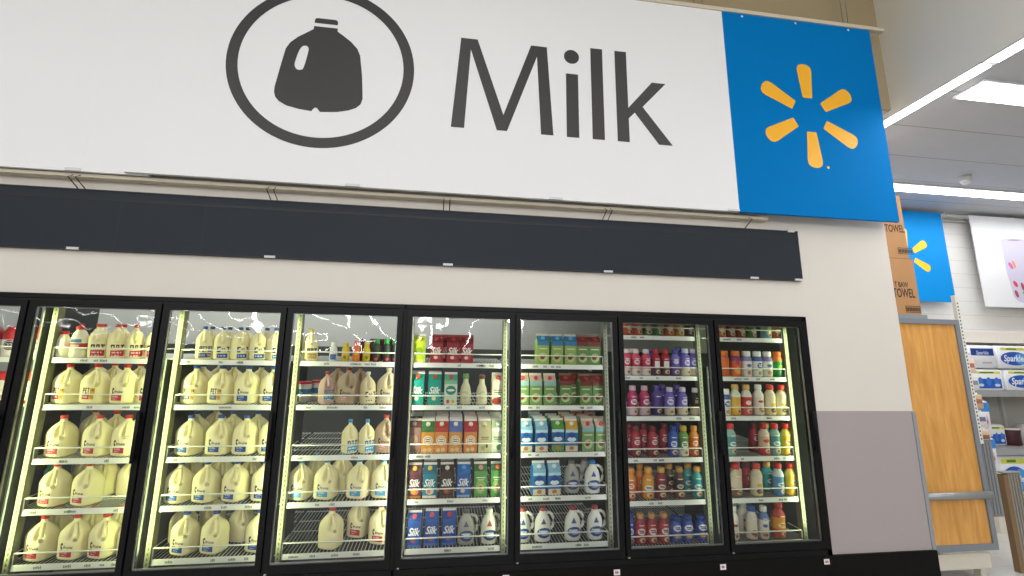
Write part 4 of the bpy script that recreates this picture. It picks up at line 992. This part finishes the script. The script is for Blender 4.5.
P = MB(); y = 2.0985
lav = cm('CBC6DA')
roll = [(10.56, 3.70), (10.60, 3.715), (10.70, 3.725), (11.2, 3.73), (11.3, 3.70), (11.3, 2.86), (11.2, 2.80), (10.75, 2.78), (10.66, 2.80), (10.60, 2.86), (10.56, 3.2)]
P.poly(roll, y, lav); P.poly([(10.66, 3.705), (10.78, 3.72), (10.95, 3.72), (10.85, 3.70), (10.72, 3.695)], y - .0006, cm('8E8AA0'))
flower_cols = ('E8A24A', 'D86AB4', '7AB45A', 'C07AD0', 'E89A3A', 'D24A5A', '6AA86A', 'A84A5A')
rg = random.Random(5)
for k in range(26):
    fx, fz = rg.uniform(10.62, 11.22), rg.choice((rg.uniform(3.28, 3.5), rg.uniform(2.9, 3.12))); a = rg.uniform(-.8, .8)
    rr, ww = rg.uniform(.05, .08), rg.uniform(.018, .03); cc = cm(flower_cols[k % 8])
    P.poly([(fx + rr * math.cos(t_) * math.sin(a) + ww * math.sin(t_) * math.cos(a), fz + rr * math.cos(t_) * math.cos(a) - ww * math.sin(t_) * math.sin(a)) for t_ in [-q_ * PI / 6 for q_ in range(12)]], y - .0006 - .00004 * k, cc)
P.poly([(10.80, 3.02), (11.0, 3.04), (11.05, 2.86), (10.86, 2.83)], y - .003, cm('B8202E'))
P.obj('roll_picture', o)

# shelves on the far wall
fs = empty('wall_shelving', (10.2, 2.0, 0)); tag(fs, 'white and grey shelving full of paper towel packs along far wall', 'shelving unit')
def fp(mb, name):
    o = mb.obj(name, fs); o.location = (-10.2, -2.0, 0); return o
q = MB(); q.box(8.9, 12.6, 2.20, 2.245, .15, 2.12, mat('B9B7B1', .5, noise=.04)); fp(q, 'back_panel')
q = MB(); q.box(8.9, 12.6, 1.98, 2.24, 2.19, 2.33, mat('E0D8CC', .5, noise=.03)); fp(q, 'header')
q = MB(); q.box(8.86, 9.09, 1.46, 1.66, 0, .238, off); fp(q, 'end_base')
shm = mat('9EA0A0', .4, noise=.03)
for z in (1.56, .88, .30):
    q = MB(); q.box(8.95, 12.6, 1.62, 2.20, z - .03, z, mat('B4B2AC', .45, noise=.03)); q.box(8.95, 12.6, 1.60, 1.62, z - .07, z + .005, shm); fp(q, 'shelf')
q = MB(); q.box(8.95, 12.6, 1.66, 2.20, 0, .27, off); fp(q, 'base')
for x in (8.93, 10.15, 11.4):
    q = MB(); q.box(x - .02, x + .02, 2.16, 2.2, .1, 2.33, mat('C4C2BC', .45, noise=.02)); fp(q, 'upright')

def pack(x, z, w, h, style, lab, y=1.66, d=.28):
    b = MB(); b.rbox(-w / 2, w / 2, 0, d, 0, h, cm('E6E8EC'), .028, 4)
    mp = lambda u, v: (u, -.0012, v)
    b2 = MB()
    if style == 'dark':
        rect(b2, mp, -w * .42, w * .42, h * .55, h * .86, cm('23408C'), 1, 1); put_text(b2, 'Sparkle', lambda u, v: (u, -.002, v), 0, h * .68, w * .46, cm('C9D4EC'), .2, .02, 1)
        rect(b2, mp, -w * .05, w * .3, h * .2, h * .27, cm('B8B4B0'), 1, 1)
    elif style == 'spark':
        disc(b2, mp, 0, h * .44, w * .42, h * .30, cm('2558B4')); disc(b2, lambda u, v: (u, -.0016, v), w * .18, h * .44, w * .2, h * .24, cm('4A9ADA'))
        put_text(b2, 'Sparkle', lambda u, v: (u, -.0024, v), -w * .03, h * .46, w * .6, cm('F0F3FA'), .2, .02, 1.1)
        rect(b2, mp, -w * .38, w * .38, h * .80, h * .92, cm('D8DC5A'), 1, 1); rect(b2, lambda u, v: (u, -.0018, v), -w * .2, w * .1, h * .83, h * .89, cm('5A8A3A'), 1, 1)
    elif style == 'spark2':
        rect(b2, mp, -w * .4, w * .4, h * .1, h * .55, cm('2558B4'), 1, 1); rect(b2, mp, -w * .42, w * .42, h * .78, h * .90, cm('E0DE6A'), 1, 1); rect(b2, lambda u, v: (u, -.0018, v), -w * .25, w * .2, h * .81, h * .87, cm('4A7A3A'), 1, 1)
        for k in (-1, 0, 1): disc(b2, lambda u, v: (u, -.0018, v), w * .26 * k, h * .42, w * .08, h * .2, cm('3A78C8'))
        for k in (-1, 1): disc(b2, lambda u, v: (u, -.0024, v), w * .26 * k, h * .25, w * .09, h * .07, cm('C9D6EA'))
    else:
        rect(b2, mp, -w * .45, w * .45, h * .70, h * .95, cm('3F8AD0'), 1, 1); rect(b2, lambda u, v: (u, -.0018, v), -w * .45, -w * .05, h * .80, h * .95, cm('B0304A'), 1, 1)
        disc(b2, mp, 0, h * .42, w * .3, h * .2, cm('D8C6CC')); disc(b2, lambda u, v: (u, -.0018, v), 0, h * .42, w * .2, h * .08, cm('C06A7A'))
    o = b.obj('paper_towel_pack', None, (x, y, z)); tag(o, lab, 'paper towels', 'paper towel packs on the far shelving'); b2.obj('label', o)
    return o
pack(9.31, 1.835, .40, .285, 'dark', 'grey paper towel pack with navy band, upper layer on top far shelf')
pack(9.78, 1.835, .50, .285, 'spark', 'blue-oval paper towel pack, upper layer on top far shelf')
pack(10.30, 1.835, .50, .285, 'spark', 'blue-oval paper towel pack at picture edge, upper layer on top far shelf')
pack(9.33, 1.563, .46, .26, 'spark2', 'yellow-topped paper towel pack with blue prints, lower layer on top far shelf')
pack(9.83, 1.563, .50, .26, 'spark', 'blue-oval paper towel pack, lower layer on top far shelf')
pack(10.35, 1.563, .50, .26, 'spark2', 'yellow-topped paper towel pack at picture edge, lower layer on top far shelf')
pack(9.55, .882, .30, .26, 'spark2', 'small blue-printed towel pack on the shaded middle far shelf', 1.85)
jr = MB(); jr.lathe([(0, .10), (.01, .115), (.14, .115), (.18, .12), (.19, .12)], cm('4A2A30'), 20); jr.lathe([(.19, .125), (.21, .12)], cm('DCD8D0'), 20)
o = jr.obj('dark_tub', None, (9.86, 1.95, .882)); tag(o, 'dark maroon tub with pale lid on the shaded middle far shelf', 'tub')
jr = MB(); jr.lathe([(0, .09), (.01, .105), (.2, .11), (.24, .1), (.26, .07)], cm('DAD8D2'), 20); o = jr.obj('white_tub', None, (10.14, 1.95, .882)); tag(o, 'white round tub beside the maroon tub on middle far shelf', 'tub')
pack(9.46, .302, .44, .50, 'spark', 'tall blue-oval paper towel pack on the bottom far shelf')
pack(9.93, .302, .44, .50, 'spark2', 'tall yellow-topped paper towel pack on the bottom far shelf at picture edge')
for k, (z, h, lab) in enumerate(((0.001, .38, 'white tissue pack at the bottom of the floor stack by far shelving'), (.383, .40, 'white-and-pink tissue pack in the middle of floor stack'), (.785, .42, 'blue-topped white tissue pack on top of the floor stack'))):
    pack(8.975, z + .24, .17, h, 'tissue', lab, 1.5, .12)

# upright metal guards standing on the floor
steel = mat('A09C94', .35, metal=.5, noise=.05); brown = mat('7E664A', .6, noise=.06)
def guard(x0, x1, y, h, lab):
    t = empty('guard_post', ((x0 + x1) / 2, y, 0)); tag(t, lab, 'post'); w = (x1 - x0) / 2
    q = MB(); q.box(-w * .45, w, 0, .05, 0, h, steel)
    for k in range(4): q.box(-w * .25 + k * w * .32, -w * .1 + k * w * .32, -.008, 0, 0, h - .01, steel)
    q.obj('metal_face', t)
    q = MB(); q.box(-w, -w * .45, 0, .05, 0, h - .01, brown); q.obj('wooden_edge', t)
    q = MB(); q.rbox(-w - .004, w + .004, -.01, .054, h, h + .015, mat('8C8A84', .4, noise=.02), .01); q.obj('end_cap', t)
guard(7.70, 7.885, .45, .83, 'wood-edged metal guard post at the picture edge beyond the wood panel')

# ------------------------------------------------------------------ light
def area(name, loc, rot, sx, sy, power, col=(1, 1, 1), spread=PI):
    l = bpy.data.lights.new(name, 'AREA'); l.shape = 'RECTANGLE'; l.size = sx; l.size_y = sy; l.energy = power; l.color = col; l.spread = spread
    o = bpy.data.objects.new(name, l); COL.objects.link(o); o.location = loc; o.rotation_euler = rot; return o
for x in (-4.5, -1.0, 2.5, 5.6):          # rows of strip lamps under the high ceiling, running away behind the camera
    for y in (-4.2, -9.5, -15.5):
        area('shop_lamp', (x, y, HIGH - .45), (math.radians(0 if y > -5 else 48), 0, 0), .15, 4.6, 52 if y > -5 else 138, (.975, .985, 1.0))
for x in (-21, -17, -13, -9.5, -6.5, -3.5, -.8, 1.9, 4.6):
    for y in (-19, -27, -35.5): area('shop_lamp', (x, y, 4.75), (0, 0, 0), .15, 6.8, 110)
for y in (-5.5, -12): area('shop_lamp', (10, y, CEIL - .1), (0, 0, 0), .3, 4, 60)
area('aisle_lamp', (8.6, -.39, CEIL - .09), (0, 0, 0), 2.4, .2, 24)
area('aisle_lamp', (9.8, 1.48, CEIL - .09), (0, 0, 0), 4.5, .16, 26)
area('aisle_lamp', (6.735, -.6, CEIL - .06), (0, 0, 0), .09, 5, 24)
POW = {1: 4, 2: 7.5, 3: 7.5, 4: 5.5, 5: 4.5, 6: 4.2, 7: .9, 8: 1.5, 9: 5}
for i in range(1, 10):
    x = dx(i) if i < 9 else XR - .045
    area('cooler_lamp', (x, .072, 1.29), (PI / 2, 0, 0), .03, 1.5, POW[i], srgb(LEDC[i]))
area('cold_room_lamp', (1.4, 1.1, 2.66), (0, 0, 0), 4.4, .3, 32, (.97, .98, 1))
wd = bpy.data.worlds.new('World'); sc.world = wd; wd.use_nodes = True
wd.node_tree.nodes['Background'].inputs[0].default_value = (.8, .82, .85, 1); wd.node_tree.nodes['Background'].inputs[1].default_value = .2

# ------------------------------------------------------------------ camera
F, YAW, PITCHA, ROLL, CX, CY, CZ = 478.775, .147338, .198613, .007931, 2.58561, -3.4458, 1.59165
fwd = Vector((math.sin(YAW) * math.cos(PITCHA), math.cos(YAW) * math.cos(PITCHA), math.sin(PITCHA)))
right = Vector((math.cos(YAW), -math.sin(YAW), 0)); up = right.cross(fwd)
r2 = right * math.cos(ROLL) + up * math.sin(ROLL); u2 = up * math.cos(ROLL) - right * math.sin(ROLL)
cd = bpy.data.cameras.new('camera'); cd.sensor_width = 36; cd.lens = F * 36 / 1024; cd.clip_start = .05
cam = bpy.data.objects.new('camera', cd); COL.objects.link(cam)
cam.matrix_world = Matrix(((r2.x, u2.x, -fwd.x, CX), (r2.y, u2.y, -fwd.y, CY), (r2.z, u2.z, -fwd.z, CZ), (0, 0, 0, 1)))
sc.camera = cam
sc.view_settings.view_transform = 'Standard'; sc.view_settings.look = 'None'; sc.view_settings.exposure = 0
sc.cycles.use_denoising = True
sc.cycles.max_bounces = 10; sc.cycles.transparent_max_bounces = 16; sc.cycles.sample_clamp_indirect = 6
